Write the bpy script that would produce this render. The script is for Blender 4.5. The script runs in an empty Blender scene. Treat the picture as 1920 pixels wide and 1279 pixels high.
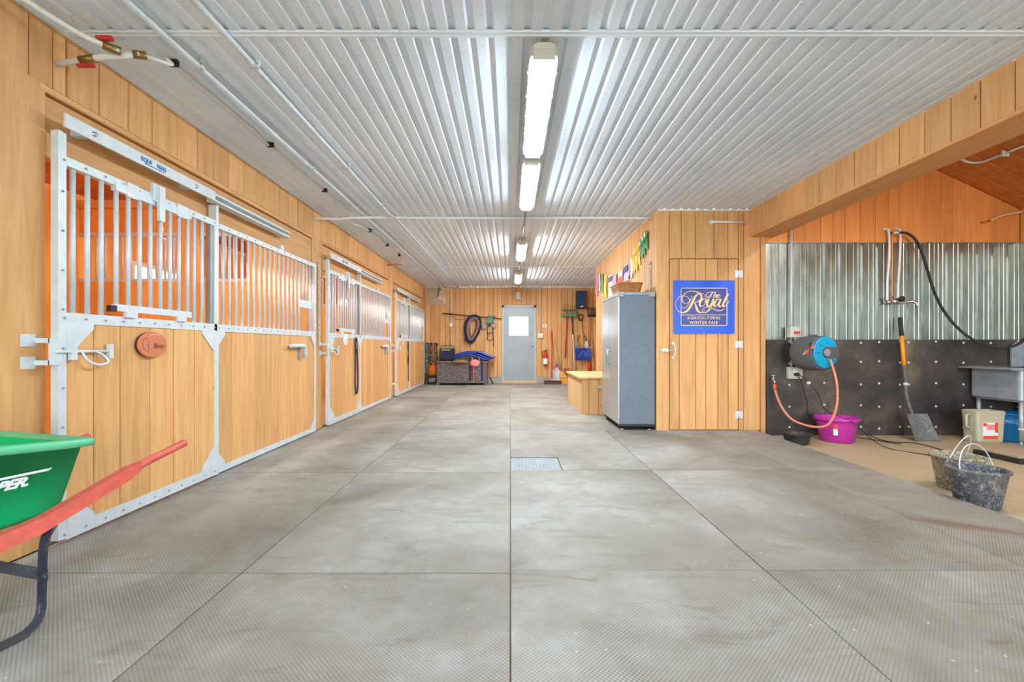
import bpy, bmesh, math, random
from mathutils import Vector, Matrix
R = random.Random(7)
PI = math.pi
C = bpy.context.scene.collection
SC = bpy.context.scene

# ---------------------------------------------------------------- camera, world, exposure
F = 853.0 / 1920.0 * 36.0
cam = bpy.data.cameras.new('camera'); cam.lens = F; cam.sensor_width = 36; cam.sensor_fit = 'HORIZONTAL'
cam.shift_x = 3 / 1920; cam.shift_y = 10.5 / 1920; cam.clip_start = 0.02
cam_o = bpy.data.objects.new('camera', cam); C.objects.link(cam_o)
cam_o.location = (0, 0, 1.01); cam_o.rotation_euler = (PI / 2, 0, 0)
SC.camera = cam_o
SC.view_settings.view_transform = 'Standard'; SC.view_settings.look = 'None'
SC.view_settings.gamma = 1; SC.view_settings.use_curve_mapping = False
SC.view_settings.exposure = 0.42
W = bpy.data.worlds.new('sky'); SC.world = W; W.use_nodes = True
bg = W.node_tree.nodes['Background']; bg.inputs[0].default_value = (0.82, 0.92, 1.0, 1); bg.inputs[1].default_value = 5.8
SC.cycles.use_denoising = True
SC.cycles.max_bounces = 8; SC.cycles.diffuse_bounces = 6; SC.cycles.glossy_bounces = 4
SC.cycles.sample_clamp_indirect = 12
LAMP = 76.0

# ---------------------------------------------------------------- main dimensions
XL, XR, H, YB, YF = -2.35, 1.78, 2.66, 12.54, 5.5
Y0 = -3.0                      # open barn end behind the camera
XW0, XW1 = 3.08, 6.16          # wash bay
BX0, BX1, BZ = 2.90, 3.18, 2.33  # beam over the wash bay opening
WF = -0.06                     # wash bay floor height
PITCH = 3.4; YD = 2.29         # stall doors
XO = -5.25                     # outer wall of the stalls

# ---------------------------------------------------------------- materials
def lin(r, g, b):
    f = lambda c: (c / 255 / 12.92) if c / 255 <= 0.04045 else ((c / 255 + 0.055) / 1.055) ** 2.4
    return (f(r), f(g), f(b), 1)
class NT:
    def __init__(s, name):
        s.m = bpy.data.materials.new(name); s.m.use_nodes = True
        s.n = s.m.node_tree.nodes; s.l = s.m.node_tree.links; s.b = s.n['Principled BSDF']
    def node(s, t, **k):
        n = s.n.new(t)
        for a, v in k.items(): setattr(n, a, v)
        return n
    def link(s, a, b): s.l.new(a, b)
    def coords(s, scale=(1, 1, 1), rnd=True, rot=(0, 0, 0)):
        tc = s.node('ShaderNodeTexCoord'); mp = s.node('ShaderNodeMapping')
        mp.inputs['Scale'].default_value = scale; mp.inputs['Rotation'].default_value = rot
        if rnd:
            oi = s.node('ShaderNodeObjectInfo'); mu = s.node('ShaderNodeMath', operation='MULTIPLY'); mu.inputs[1].default_value = 37.0
            ad = s.node('ShaderNodeVectorMath', operation='ADD')
            s.link(oi.outputs['Random'], mu.inputs[0]); s.link(tc.outputs['Object'], ad.inputs[0]); s.link(mu.outputs[0], ad.inputs[1])
            s.link(ad.outputs[0], mp.inputs['Vector'])
        else: s.link(tc.outputs['Object'], mp.inputs['Vector'])
        return mp.outputs[0]
    def noise(s, vec, scale, detail=4, rough=0.55, dist=0.0):
        n = s.node('ShaderNodeTexNoise'); n.inputs['Scale'].default_value = scale; n.inputs['Detail'].default_value = detail
        n.inputs['Roughness'].default_value = rough; n.inputs['Distortion'].default_value = dist
        s.link(vec, n.inputs['Vector']); return n.outputs['Fac']
    def ramp(s, fac, stops, interp='LINEAR'):
        n = s.node('ShaderNodeValToRGB'); n.color_ramp.interpolation = interp
        e = n.color_ramp.elements
        while len(e) < len(stops): e.new(0.5)
        for i, (p, c) in enumerate(stops): e[i].position = p; e[i].color = c
        s.link(fac, n.inputs[0]); return n.outputs[0]
    def mix(s, fac, a, b, mode='MIX'):
        n = s.node('ShaderNodeMix', data_type='RGBA', blend_type=mode)
        for i, v in ((0, fac), (6, a), (7, b)):
            if hasattr(v, 'is_output'): s.link(v, n.inputs[i])
            else: n.inputs[i].default_value = v
        return n.outputs[2]
    def bump(s, h, strength=0.3, dist=0.01):
        n = s.node('ShaderNodeBump'); n.inputs['Strength'].default_value = strength; n.inputs['Distance'].default_value = dist
        s.link(h, n.inputs['Height']); s.link(n.outputs[0], s.b.inputs['Normal'])
    def base(s, c):
        if hasattr(c, 'is_output'): s.link(c, s.b.inputs['Base Color'])
        else: s.b.inputs['Base Color'].default_value = c
    def set(s, rough=0.5, metal=0.0, spec=0.5):
        s.b.inputs['Roughness'].default_value = rough; s.b.inputs['Metallic'].default_value = metal
        s.b.inputs['Specular IOR Level'].default_value = spec
g1 = lambda v: (v, v, v, 1)

def wood(name, axis, dark, light, var=0.16, rough=0.55, knots=True):
    t = NT(name)
    sc = {'x': (1.2, 14, 14), 'y': (14, 1.2, 14), 'z': (14, 14, 1.2)}[axis]
    v = t.coords(sc)
    g = t.noise(v, 1.6, 5, 0.6, 0.6)
    col = t.ramp(g, [(0.3, dark), (0.7, light)])
    oi = t.node('ShaderNodeObjectInfo')
    tone = t.ramp(oi.outputs['Random'], [(0, g1(1 - var)), (1, g1(1 + var * 0.4))])
    col = t.mix(1.0, col, tone, 'MULTIPLY')
    if knots:
        v2 = t.coords({'x': (2.2, 4, 4), 'y': (4, 2.2, 4), 'z': (4, 4, 2.2)}[axis])
        vo = t.node('ShaderNodeTexVoronoi'); vo.inputs['Scale'].default_value = 1.0; t.link(v2, vo.inputs['Vector'])
        kf = t.ramp(vo.outputs['Distance'], [(0.018, g1(0.9)), (0.05, g1(0))])
        col = t.mix(kf, col, (dark[0] * 0.28, dark[1] * 0.2, dark[2] * 0.18, 1))
    t.base(col); t.set(rough, 0, 0.35); t.bump(g, 0.08, 0.004)
    return t.m
WD, WL_ = lin(207, 151, 92), lin(229, 178, 120)
M = {}
for a in 'xyz': M['wood_' + a] = wood('pine_' + a, a, WD, WL_)
M['wood_pale'] = wood('pine_pale', 'z', lin(214, 168, 112), lin(234, 196, 146), 0.1)
M['wood_beam'] = wood('pine_beam', 'y', lin(205, 142, 84), lin(222, 164, 106), 0.05)
M['wood_deep'] = wood('pine_deep', 'z', lin(216, 136, 68), lin(232, 156, 86), 0.16)  # same pine, dim bounced light painted in as deeper orange
M['wood_stall'] = wood('pine_stall', 'z', lin(230, 160, 74), lin(242, 182, 96), 0.12)
M['wood_deep_x'] = wood('pine_deep_x', 'x', lin(176, 98, 42), lin(204, 126, 62), 0.2)
M['wood_handle'] = wood('ash_handle', 'z', lin(205, 160, 105), lin(225, 185, 135), 0.05, knots=False)
M['wood_dark'] = wood('wood_dark', 'z', lin(70, 45, 28), lin(95, 62, 38), 0.05, knots=False)

def plain(name, c, rough=0.5, metal=0.0, var=0.12, scale=6, spec=0.5, bump=0.0):
    t = NT(name); v = t.coords((1, 1, 1)); n = t.noise(v, scale, 5)
    lo = tuple(x * (1 - var) for x in c[:3]) + (1,); hi = tuple(min(1, x * (1 + var)) for x in c[:3]) + (1,)
    t.base(t.ramp(n, [(0.3, lo), (0.7, hi)])); t.set(rough, metal, spec)
    if bump: t.bump(n, bump, 0.005)
    return t.m
M['galv'] = plain('galvanised_steel', lin(208, 216, 220), 0.45, 0.12, 0.08, 14)
M['drain'] = plain('drain_metal', lin(150, 156, 160), 0.7, 0.0, 0.12, 12, 0.2)
M['galv_dark'] = plain('galvanised_dark', lin(150, 156, 156), 0.5, 0.5, 0.12, 10)  # darker galvanised grey for conduits, rivets and small fittings
M['chrome'] = plain('chrome', lin(215, 215, 215), 0.15, 1.0, 0.03)
M['steel'] = plain('stainless', lin(170, 178, 186), 0.38, 0.35, 0.15, 9)
M['white'] = plain('white_plastic', lin(232, 230, 224), 0.4, 0, 0.04)
M['white_pipe'] = plain('white_pipe', lin(226, 224, 218), 0.35, 0, 0.05)
M['offwhite'] = plain('offwhite', lin(205, 200, 185), 0.5, 0, 0.06)
M['black'] = plain('black_plastic', lin(28, 29, 33), 0.5, 0, 0.2)
M['black_rubber'] = plain('black_rubber', lin(38, 37, 38), 0.7, 0, 0.3, 20)
M['dkgrey'] = plain('dark_grey_plastic', lin(88, 90, 92), 0.55, 0, 0.1)
M['grey'] = plain('grey_plastic', lin(150, 152, 152), 0.5, 0, 0.1)
M['red'] = plain('red_paint', lin(205, 48, 36), 0.4, 0, 0.12)
M['barrow_red'] = plain('worn_red_paint', lin(206, 92, 78), 0.55, 0, 0.16, 30)
M['blue'] = plain('blue_plastic', lin(28, 62, 165), 0.45, 0, 0.15)
M['navy'] = plain('navy_cloth', lin(34, 40, 72), 0.8, 0, 0.2)
M['bright_blue'] = plain('cyan_blue_plastic', lin(20, 160, 205), 0.4, 0, 0.06)
M['bucket_blue'] = plain('bucket_blue', lin(10, 112, 172), 0.4, 0, 0.1)
M['purple'] = plain('magenta_plastic', lin(186, 48, 158), 0.4, 0, 0.12, 4)
M['green'] = plain('green_plastic', lin(0, 186, 112), 0.38, 0, 0.06, 3)
M['green_rim'] = plain('green_rim', lin(96, 186, 138), 0.4, 0, 0.06)
M['orange'] = plain('orange_plastic', lin(245, 96, 32), 0.45, 0, 0.08)
M['yellow'] = plain('amber_plastic', lin(250, 160, 20), 0.4, 0, 0.05)
M['hose_pink'] = plain('hose_orange', lin(226, 142, 112), 0.5, 0, 0.06)
M['copper'] = plain('copper_pipe', lin(205, 120, 70), 0.35, 0.7, 0.1)
M['brass'] = plain('brass', lin(150, 120, 70), 0.4, 0.7, 0.15)
M['lead'] = plain('lead_strap', lin(42, 46, 66), 0.7, 0, 0.2)
M['straw'] = plain('broom_straw', lin(220, 165, 70), 0.8, 0, 0.2, 40)
M['terracotta'] = plain('terracotta', lin(205, 120, 84), 0.7, 0, 0.08)
M['leather'] = plain('leather', lin(72, 44, 40), 0.55, 0, 0.25)
M['leather_pale'] = plain('leather_pale', lin(140, 105, 100), 0.55, 0, 0.15)
M['teal'] = plain('teal_cloth', lin(90, 140, 130), 0.8, 0, 0.2)
M['pink'] = plain('pink_cloth', lin(235, 140, 140), 0.8, 0, 0.2, 30)
M['tan'] = plain('tan_leather', lin(176, 108, 62), 0.6, 0, 0.2)
M['orange_cloth'] = plain('orange_cloth', lin(215, 110, 25), 0.7, 0, 0.2)
M['gold'] = plain('gold_print', lin(240, 205, 140), 0.6, 0, 0.02)
M['dark'] = plain('dark_gap', lin(22, 20, 18), 0.9, 0, 0.1)
M['print_blue'] = plain('blue_print', lin(40, 105, 165), 0.6, 0, 0.02)
M['print_ink'] = plain('burnt_ink', lin(92, 52, 40), 0.8, 0, 0.05)
M['white_print'] = plain('white_print', lin(238, 240, 240), 0.6, 0, 0.02)
M['red_print'] = plain('red_print', lin(238, 78, 40), 0.6, 0, 0.02)
M['rope'] = plain('rope_grey', lin(206, 200, 190), 0.8, 0, 0.2, 60)
M['concrete'] = plain('concrete', lin(168, 162, 148), 0.85, 0, 0.15, 8)
M['ground'] = plain('gravel_yard', lin(150, 145, 130), 0.9, 0, 0.2, 2)
M['shavings'] = plain('wood_shavings', lin(196, 150, 96), 0.95, 0, 0.25, 30)
for nm, c in (('rib_yellow', (244, 208, 70)), ('rib_green', (70, 150, 84)), ('rib_red', (214, 60, 52)), ('rib_lav', (170, 176, 214)),
              ('rib_white', (232, 232, 228)), ('rib_pink', (222, 130, 150)), ('rib_navy', (52, 56, 96)), ('rib_mauve', (188, 140, 165))):
    M[nm] = plain(nm, lin(*c), 0.6, 0, 0.06)

def mat_rubber():
    t = NT('rubber_mat')
    v = t.coords((1, 1, 1))
    n1 = t.noise(v, 1.1, 6, 0.62, 0.4); n2 = t.noise(v, 9, 5, 0.6)
    col = t.ramp(n1, [(0.30, lin(122, 117, 108)), (0.5, lin(156, 153, 146)), (0.68, lin(178, 178, 174))])
    col = t.mix(t.ramp(n2, [(0.35, g1(0)), (0.75, g1(0.5))]), col, lin(140, 126, 108))
    n4 = t.noise(t.coords((1, 3.2, 1)), 2.3, 6, 0.7, 0.8)
    col = t.mix(t.ramp(n4, [(0.55, g1(0)), (0.70, g1(0.5))]), col, lin(108, 94, 80))
    # button studs, colour darker between them in patchy strength
    vs = t.coords((85, 85, 0), rnd=False, rot=(0, 0, 0.785))
    vo = t.node('ShaderNodeTexVoronoi'); vo.inputs['Scale'].default_value = 1.0; vo.inputs['Randomness'].default_value = 0.0
    t.link(vs, vo.inputs['Vector'])
    st = t.ramp(vo.outputs['Distance'], [(0.3, g1(1)), (0.52, g1(0))])
    gap_amt = t.ramp(t.noise(v, 1.7, 3), [(0.35, g1(0.2)), (0.7, g1(0.6))])
    inv = t.node('ShaderNodeInvert'); t.link(st, inv.inputs['Color'])
    mk = t.mix(1.0, inv.outputs[0], gap_amt, 'MULTIPLY')
    col = t.mix(mk, col, lin(84, 78, 72))
    # bright straw specks
    v5 = t.node('ShaderNodeTexVoronoi'); v5.inputs['Scale'].default_value = 9.0; t.link(v, v5.inputs['Vector'])
    col = t.mix(t.ramp(v5.outputs['Distance'], [(0.03, g1(0.8)), (0.06, g1(0))]), col, lin(215, 200, 170))
    # long brown mud stain on the mats beside the wash bay (world position, own shape)
    tc = t.node('ShaderNodeTexCoord'); mp = t.node('ShaderNodeMapping')
    mp.inputs['Location'].default_value = (-2.55, -2.57, 0)
    mpr = t.node('ShaderNodeMapping'); mpr.inputs['Rotation'].default_value = (0, 0, 0.52)
    mp2 = t.node('ShaderNodeMapping'); mp2.inputs['Scale'].default_value = (1.35, 7.5, 1)
    t.link(tc.outputs['Object'], mp.inputs['Vector']); t.link(mp.outputs[0], mpr.inputs['Vector']); t.link(mpr.outputs[0], mp2.inputs['Vector'])
    nd = t.noise(mp2.outputs[0], 2.6, 6, 0.7)
    ln = t.node('ShaderNodeVectorMath', operation='LENGTH'); t.link(mp2.outputs[0], ln.inputs[0])
    sb = t.node('ShaderNodeMath', operation='ADD'); t.link(ln.outputs['Value'], sb.inputs[0]); t.link(nd, sb.inputs[1])
    col = t.mix(t.ramp(sb.outputs[0], [(0.72, g1(0.75)), (1.12, g1(0))]), col, lin(118, 92, 76))
    t.base(col); t.set(0.62, 0, 0.35); t.bump(st, 0.35, 0.003)
    return t.m
M['mat'] = mat_rubber()

def mat_ceiling():
    t = NT('white_ceiling_metal')
    v = t.coords((1, 1, 1), rnd=False)
    n = t.noise(v, 0.9, 5); s = t.noise(v, 60, 2, 0.5)
    col = t.ramp(n, [(0.3, lin(214, 226, 238)), (0.7, lin(232, 241, 250))])
    col = t.mix(t.ramp(s, [(0.68, g1(0)), (0.74, g1(0.6))]), col, lin(140, 130, 118))
    t.base(col); t.set(0.55, 0.0, 0.3)
    return t.m
M['ceiling'] = mat_ceiling()

def mat_blackmat():
    t = NT('black_wall_mat')
    v = t.coords((1, 1, 1))
    n = t.noise(v, 1.3, 6, 0.65, 0.3); s = t.noise(t.coords((1, 1, 3)), 22, 4, 0.7, 2.0)
    col = t.ramp(n, [(0.36, lin(46, 44, 45)), (0.52, lin(78, 71, 66)), (0.68, lin(124, 110, 92))])
    col = t.mix(t.ramp(s, [(0.64, g1(0)), (0.70, g1(0.5))]), col, lin(156, 146, 126))
    t.base(col); t.set(0.5, 0, 0.4); return t.m
M['wallmat'] = mat_blackmat()

def mat_corrugated():
    t = NT('bright_galvanised_sheet'); v = t.coords((3, 3, 1)); n = t.noise(v, 4, 4)
    t.base(t.ramp(n, [(0.3, lin(138, 144, 138)), (0.7, lin(172, 176, 168))])); t.set(0.24, 1.0)
    t.link(t.ramp(n, [(0.3, g1(0.28)), (0.7, g1(0.36))]), t.b.inputs['Roughness']); return t.m
M['corr'] = mat_corrugated()

def mat_scuffed(name, c, sc, cover=0.56):
    t = NT(name); v = t.coords((1, 1, 1)); n = t.noise(v, 34, 8, 0.8, 1.2); n2 = t.noise(v, 4, 5)
    col = t.mix(t.ramp(n, [(cover - 0.06, g1(0)), (cover + 0.05, g1(1))]), c, sc)
    col = t.mix(t.ramp(n2, [(0.35, g1(0.0)), (0.7, g1(0.35))]), col, sc)
    t.base(col); t.set(0.55); return t.m
M['bucket'] = mat_scuffed('scuffed_navy_rubber', lin(38, 50, 74), lin(168, 164, 152))
M['bucket_olive'] = mat_scuffed('scuffed_olive_rubber', lin(60, 62, 58), lin(172, 164, 142), 0.5)
M['cab_side'] = mat_scuffed('hammered_grey_steel', lin(96, 106, 118), lin(108, 118, 130), 0.5)
M['leg_navy'] = mat_scuffed('worn_black_paint', lin(34, 38, 54), lin(120, 122, 128), 0.62)
M['pan'] = mat_scuffed('scuffed_black_rubber', lin(34, 38, 42), lin(96, 100, 100), 0.58)
M['shovel_steel'] = mat_scuffed('worn_steel', lin(84, 86, 88), lin(150, 150, 150), 0.58)
M['wash_floor'] = mat_scuffed('dusty_concrete', lin(172, 154, 122), lin(194, 176, 144), 0.5)

def mat_wicker(name, a, b, sx, sz):
    t = NT(name); tc = t.node('ShaderNodeTexCoord')
    br = t.node('ShaderNodeTexBrick'); mp = t.node('ShaderNodeMapping'); mp.inputs['Scale'].default_value = (sx, sx, sz)
    mp.inputs['Rotation'].default_value = (PI / 2, 0, 0)
    t.link(tc.outputs['Object'], mp.inputs['Vector']); t.link(mp.outputs[0], br.inputs['Vector'])
    br.inputs['Color1'].default_value = a; br.inputs['Color2'].default_value = b; br.inputs['Mortar'].default_value = lin(28, 24, 24)
    br.inputs['Scale'].default_value = 1.0; br.inputs['Mortar Size'].default_value = 0.03
    t.base(br.outputs['Color']); t.set(0.6); t.bump(br.outputs['Fac'], 0.6, 0.004); return t.m
M['wicker'] = mat_wicker('brown_wicker', lin(150, 136, 140), lin(96, 84, 92), 13, 13)
M['basket'] = mat_wicker('honey_wicker', lin(222, 150, 80), lin(178, 106, 48), 12, 26)

def mat_emit(name, c, s):
    t = NT(name); t.base((0.9, 0.9, 0.9, 1)); t.b.inputs['Emission Color'].default_value = c; t.b.inputs['Emission Strength'].default_value = s
    t.set(0.3); return t.m
M['tube_cool'] = mat_emit('lit_diffuser_cool', (0.76, 0.90, 1.0, 1), LAMP)
M['tube_stall'] = mat_emit('lit_diffuser_stall', (1.0, 0.96, 0.90, 1), LAMP * 0.95)
M['tube_warm'] = mat_emit('lit_diffuser_warm', (0.93, 0.96, 0.96, 1), LAMP * 1.6)
def mat_glass():
    t = NT('window_glass'); n = t.n; out = n['Material Output']
    tr = t.node('ShaderNodeBsdfTransparent'); gl = t.node('ShaderNodeBsdfGlossy'); gl.inputs['Roughness'].default_value = 0.05
    mx = t.node('ShaderNodeMixShader'); mx.inputs[0].default_value = 0.06
    t.link(tr.outputs[0], mx.inputs[1]); t.link(gl.outputs[0], mx.inputs[2]); t.link(mx.outputs[0], out.inputs['Surface']); return t.m
M['glass'] = mat_glass()
def mat_film():
    t = NT('clear_plastic_film'); out = t.n['Material Output']
    tr = t.node('ShaderNodeBsdfTransparent'); t.b.inputs['Base Color'].default_value = lin(225, 210, 190); t.set(0.2)
    mx = t.node('ShaderNodeMixShader'); mx.inputs[0].default_value = 0.45
    t.link(tr.outputs[0], mx.inputs[1]); t.link(t.b.outputs[0], mx.inputs[2]); t.link(mx.outputs[0], out.inputs['Surface']); return t.m
M['film'] = mat_film()

# ---------------------------------------------------------------- mesh helpers
MW = {}
def wm(o): return MW[o.name] if o else Matrix()
class MB:
    def __init__(s): s.v = []; s.f = []; s.s = []; s.T = None
    def add(s, vs, fs, smooth=False):
        k = len(s.v)
        s.v += [tuple(s.T @ Vector(p)) if s.T else tuple(p) for p in vs]
        s.f += [tuple(i + k for i in f) for f in fs]; s.s += [smooth] * len(fs); return s
    def box(s, x0, x1, y0, y1, z0, z1, c=0.0):
        x0, x1 = min(x0, x1), max(x0, x1); y0, y1 = min(y0, y1), max(y0, y1); z0, z1 = min(z0, z1), max(z0, z1)
        if c <= 0:
            vs = [(x, y, z) for z in (z0, z1) for y in (y0, y1) for x in (x0, x1)]
            return s.add(vs, [(0, 2, 3, 1), (4, 5, 7, 6), (0, 1, 5, 4), (2, 6, 7, 3), (0, 4, 6, 2), (1, 3, 7, 5)])
        r = [(x0 + c, y0), (x1 - c, y0), (x1, y0 + c), (x1, y1 - c), (x1 - c, y1), (x0 + c, y1), (x0, y1 - c), (x0, y0 + c)]
        q = [(min(max(x, x0 + c), x1 - c), min(max(y, y0 + c), y1 - c)) for x, y in r]
        return s.loft([[(x, y, z0) for x, y in q], [(x, y, z0 + c) for x, y in r], [(x, y, z1 - c) for x, y in r], [(x, y, z1) for x, y in q]])
    def loft(s, rings, cap=True, smooth=False, close=False):
        n = len(rings[0]); vs = [p for r in rings for p in r]; fs = []
        m = len(rings)
        for i in range(m if close else m - 1):
            a, b = i * n, ((i + 1) % m) * n
            fs += [(a + j, a + (j + 1) % n, b + (j + 1) % n, b + j) for j in range(n)]
        s.add(vs, fs, smooth)
        if cap and not close:
            s.add(rings[0], [tuple(range(n))[::-1]]); s.add(rings[-1], [tuple(range(n))])
        return s
    def prism(s, pts, axis, a0, a1):
        def m(p, a): return {'x': (a, p[0], p[1]), 'y': (p[0], a, p[1]), 'z': (p[0], p[1], a)}[axis]
        return s.loft([[m(p, a0) for p in pts], [m(p, a1) for p in pts]])
    def tube(s, pts, r, n=8, closed=False, cap=True, flat=None):
        pts = [Vector(p) for p in pts]; m = len(pts); rings = []; up = None
        for i, p in enumerate(pts):
            a = pts[(i - 1) % m] if (closed or i > 0) else p; b = pts[(i + 1) % m] if (closed or i < m - 1) else p
            d = (b - a).normalized() if (b - a).length > 1e-9 else Vector((0, 0, 1))
            if up is None: up = Vector((0, 0, 1)) if abs(d.z) < 0.9 else Vector((1, 0, 0))
            u = (up - d * up.dot(d))
            u = u.normalized() if u.length > 1e-6 else d.orthogonal().normalized()
            up = u; w = d.cross(u); rr = r[i] if isinstance(r, (list, tuple)) else r
            k2 = flat if flat else 1.0
            rings.append([tuple(p + (u * math.cos(2 * PI * k / n) * k2 + w * math.sin(2 * PI * k / n)) * rr) for k in range(n)])
        return s.loft(rings, cap=cap and not closed, smooth=True, close=closed)
    def cyl(s, a, b, r, n=12, r2=None): return s.tube([a, b], [r, r if r2 is None else r2], n)
    def lathe(s, prof, c=(0, 0, 0), axis='z', n=24, cap=False):
        def m(r, h, t):
            a, b = r * math.cos(t), r * math.sin(t)
            return {'z': (c[0] + a, c[1] + b, c[2] + h), 'y': (c[0] + a, c[1] + h, c[2] + b), 'x': (c[0] + h, c[1] + a, c[2] + b)}[axis]
        return s.loft([[m(r, h, 2 * PI * k / n) for k in range(n)] for r, h in prof], cap=cap, smooth=True)
    def build(s, name, mat, parent=None, local=False):
        me = bpy.data.meshes.new(name)
        vs = s.v
        if parent is not None and not local:
            inv = wm(parent).inverted(); vs = [tuple(inv @ Vector(p)) for p in s.v]
        me.from_pydata(vs, [], s.f)
        me.polygons.foreach_set('use_smooth', s.s)
        bm = bmesh.new(); bm.from_mesh(me); bmesh.ops.remove_doubles(bm, verts=bm.verts, dist=1e-5)
        bmesh.ops.recalc_face_normals(bm, faces=bm.faces); bm.to_mesh(me); bm.free()
        me.materials.append(M[mat] if isinstance(mat, str) else mat)
        return link(name, me, parent)
def link(name, me, parent=None):
    o = bpy.data.objects.new(name, me); C.objects.link(o)
    if parent: o.parent = parent; MW[o.name] = wm(parent)
    else: MW[o.name] = Matrix()
    return o
def thing(name, label, cat, loc=(0, 0, 0), rz=0, group=None):
    o = bpy.data.objects.new(name, None); C.objects.link(o); o.empty_display_size = 0.1
    o.location = loc; o.rotation_euler = (0, 0, rz); MW[o.name] = Matrix.Translation(loc) @ Matrix.Rotation(rz, 4, 'Z')
    return tag(o, label, cat, group)
def tag(o, label, cat, group=None):
    o['label'] = label; o['category'] = cat
    if group: o['group'] = group
    return o
def struct(name, label=None, cat=None, loc=(0, 0, 0)):
    o = bpy.data.objects.new(name, None); C.objects.link(o); o.location = loc; MW[o.name] = Matrix.Translation(loc)
    return st(o, label, cat)
def st(o, label=None, cat=None):
    o['kind'] = 'structure'
    if label: o['label'] = label
    if cat: o['category'] = cat
    return o
def stuff(o): o['kind'] = 'stuff'; return o
def copy_to(src, parent, delta):
    o = src.copy(); C.objects.link(o); o.parent = parent; o.location = Vector(src.location) + Vector(delta); MW[o.name] = wm(parent); return o
def plank(parent, mat, w, l, d, W0, W1, L0, L1, D0, D1, name='plank', c=0.005, gap=0.0028):
    W0 += gap; W1 -= gap; sg = 1 if D1 > D0 else -1
    cs = [(W0, D0), (W1, D0), (W1, D1 - sg * c), (W1 - c, D1), (W0 + c, D1), (W0, D1 - sg * c)]
    def m(p, L):
        q = {w: p[0], d: p[1], l: L}; return (q['x'], q['y'], q['z'])
    return MB().loft([[m(p, L0) for p in cs], [m(p, L1) for p in cs]]).build(name, mat, parent)
def splits(a, b, mean, jit=0.18):
    n = max(1, round((b - a) / mean)); ws = [1 + R.uniform(-jit, jit) for _ in range(n)]; t = sum(ws); out = [a]
    for w_ in ws: out.append(out[-1] + w_ / t * (b - a))
    return out
def planks(parent, mat, w, l, d, edges, L0, L1, D0, D1, **k):
    for a, b in zip(edges[:-1], edges[1:]): plank(parent, mat, w, l, d, a, b, L0, L1, D0 + R.uniform(-.001, .001), D1 + R.uniform(-.0015, .0015), **k)
def text(body, parent, mat, origin, right, up, size, name='lettering', shear=0.0, spacing=1.0, depth=0.0008, align='LEFT', bold=0.0):
    cu = bpy.data.curves.new('txt', 'FONT'); cu.body = body; cu.size = size; cu.shear = shear; cu.space_character = spacing
    cu.align_x = align; cu.extrude = depth; cu.offset = bold; cu.resolution_u = 3
    ob = bpy.data.objects.new('txt', cu); C.objects.link(ob); dg = bpy.context.evaluated_depsgraph_get()
    me = bpy.data.meshes.new_from_object(ob.evaluated_get(dg)); bpy.data.objects.remove(ob)
    r_, u_ = Vector(right).normalized(), Vector(up).normalized(); n_ = r_.cross(u_)
    T = Matrix.Translation(origin) @ Matrix((r_, u_, n_)).transposed().to_4x4()
    me.transform(wm(parent).inverted() @ T); me.materials.clear(); me.materials.append(M[mat]); me.name = name
    return link(name, me, parent)
def smoothpath(pts, n=6, closed=False):
    P = [Vector(p) for p in pts]; out = []; m = len(P)
    for i in range(m if closed else m - 1):
        g = (lambda k: P[k % m]) if closed else (lambda k: P[min(max(k, 0), m - 1)])
        p0, p1, p2, p3 = g(i - 1), g(i), g(i + 1), g(i + 2)
        for k in range(n):
            t = k / n
            out.append(0.5 * ((2 * p1) + (p2 - p0) * t + (2 * p0 - 5 * p1 + 4 * p2 - p3) * t * t + (3 * p1 - p0 - 3 * p2 + p3) * t ** 3))
    if not closed: out.append(P[-1])
    return out
def rrect(hx, hy, r, n=4):
    pts = []
    for cx, cy, a in ((hx - r, hy - r, 0), (-hx + r, hy - r, PI / 2), (-hx + r, -hy + r, PI), (hx - r, -hy + r, 1.5 * PI)):
        pts += [(cx + r * math.cos(a + PI / 2 * k / n), cy + r * math.sin(a + PI / 2 * k / n)) for k in range(n + 1)]
    return pts

# ================================================================ THE SETTING
gr = MB().box(-40, 40, -40, 50, -0.3, -0.16).build('ground', 'ground'); st(gr)

# floor: slab, rubber mats one by one, wash bay slab
fl = struct('floor')
MB().box(XL - 0.1, 2.98, Y0, YB + 0.1, -0.12, -0.014).build('slab', plain('dusty_joint', lin(120, 96, 72), 0.9), fl)
MB().box(1.78, 3.2, 9.4, YB + 0.1, -0.12, -0.012).build('slab', 'concrete', fl)
MB().box(2.98, XW1 + 0.05, Y0, YF + 0.05, -0.16, WF).build('wash_slab', 'wash_floor', fl)
MB().box(XO - 0.1, XL - 0.1, Y0, YB, -0.14, -0.03).build('stall_bed', 'shavings', fl)
cols = [XL + 0.01, -1.2, 0.0, 1.15, 2.35, 2.98]
rowsL = [Y0, -1.62, 0.21, 2.03, 3.65, 5.5, 7.36, 9.2, 11.0, YB]
rowsR = [Y0, -1.6, 0.22, 2.055, 3.73, 5.5, 7.36, 9.2, 11.0, YB]
for i in range(5):
    rows = rowsL if i < 2 else rowsR
    for j in range(len(rows) - 1):
        x0, x1, a, b = cols[i], cols[i + 1], rows[j], rows[j + 1]
        if i >= 3 and a >= 5.4: continue
        if i == 2 and a >= 5.4: x1 = 1.77
        g = 0.003; x0 += g; x1 -= g; a += g; b -= g
        if i == 2 and abs(rows[j] - 3.73) < 0.01:
            MB().prism([(x0, 4.16), (0.43, 4.16), (0.43, a), (x1, a), (x1, b), (x0, b)], 'z', -0.014, 0).build('floor_mat', 'mat', fl)
        else:
            MB().box(x0, x1, a, b, -0.014, R.uniform(-0.0015, 0.0005)).build('floor_mat', 'mat', fl)
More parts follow.
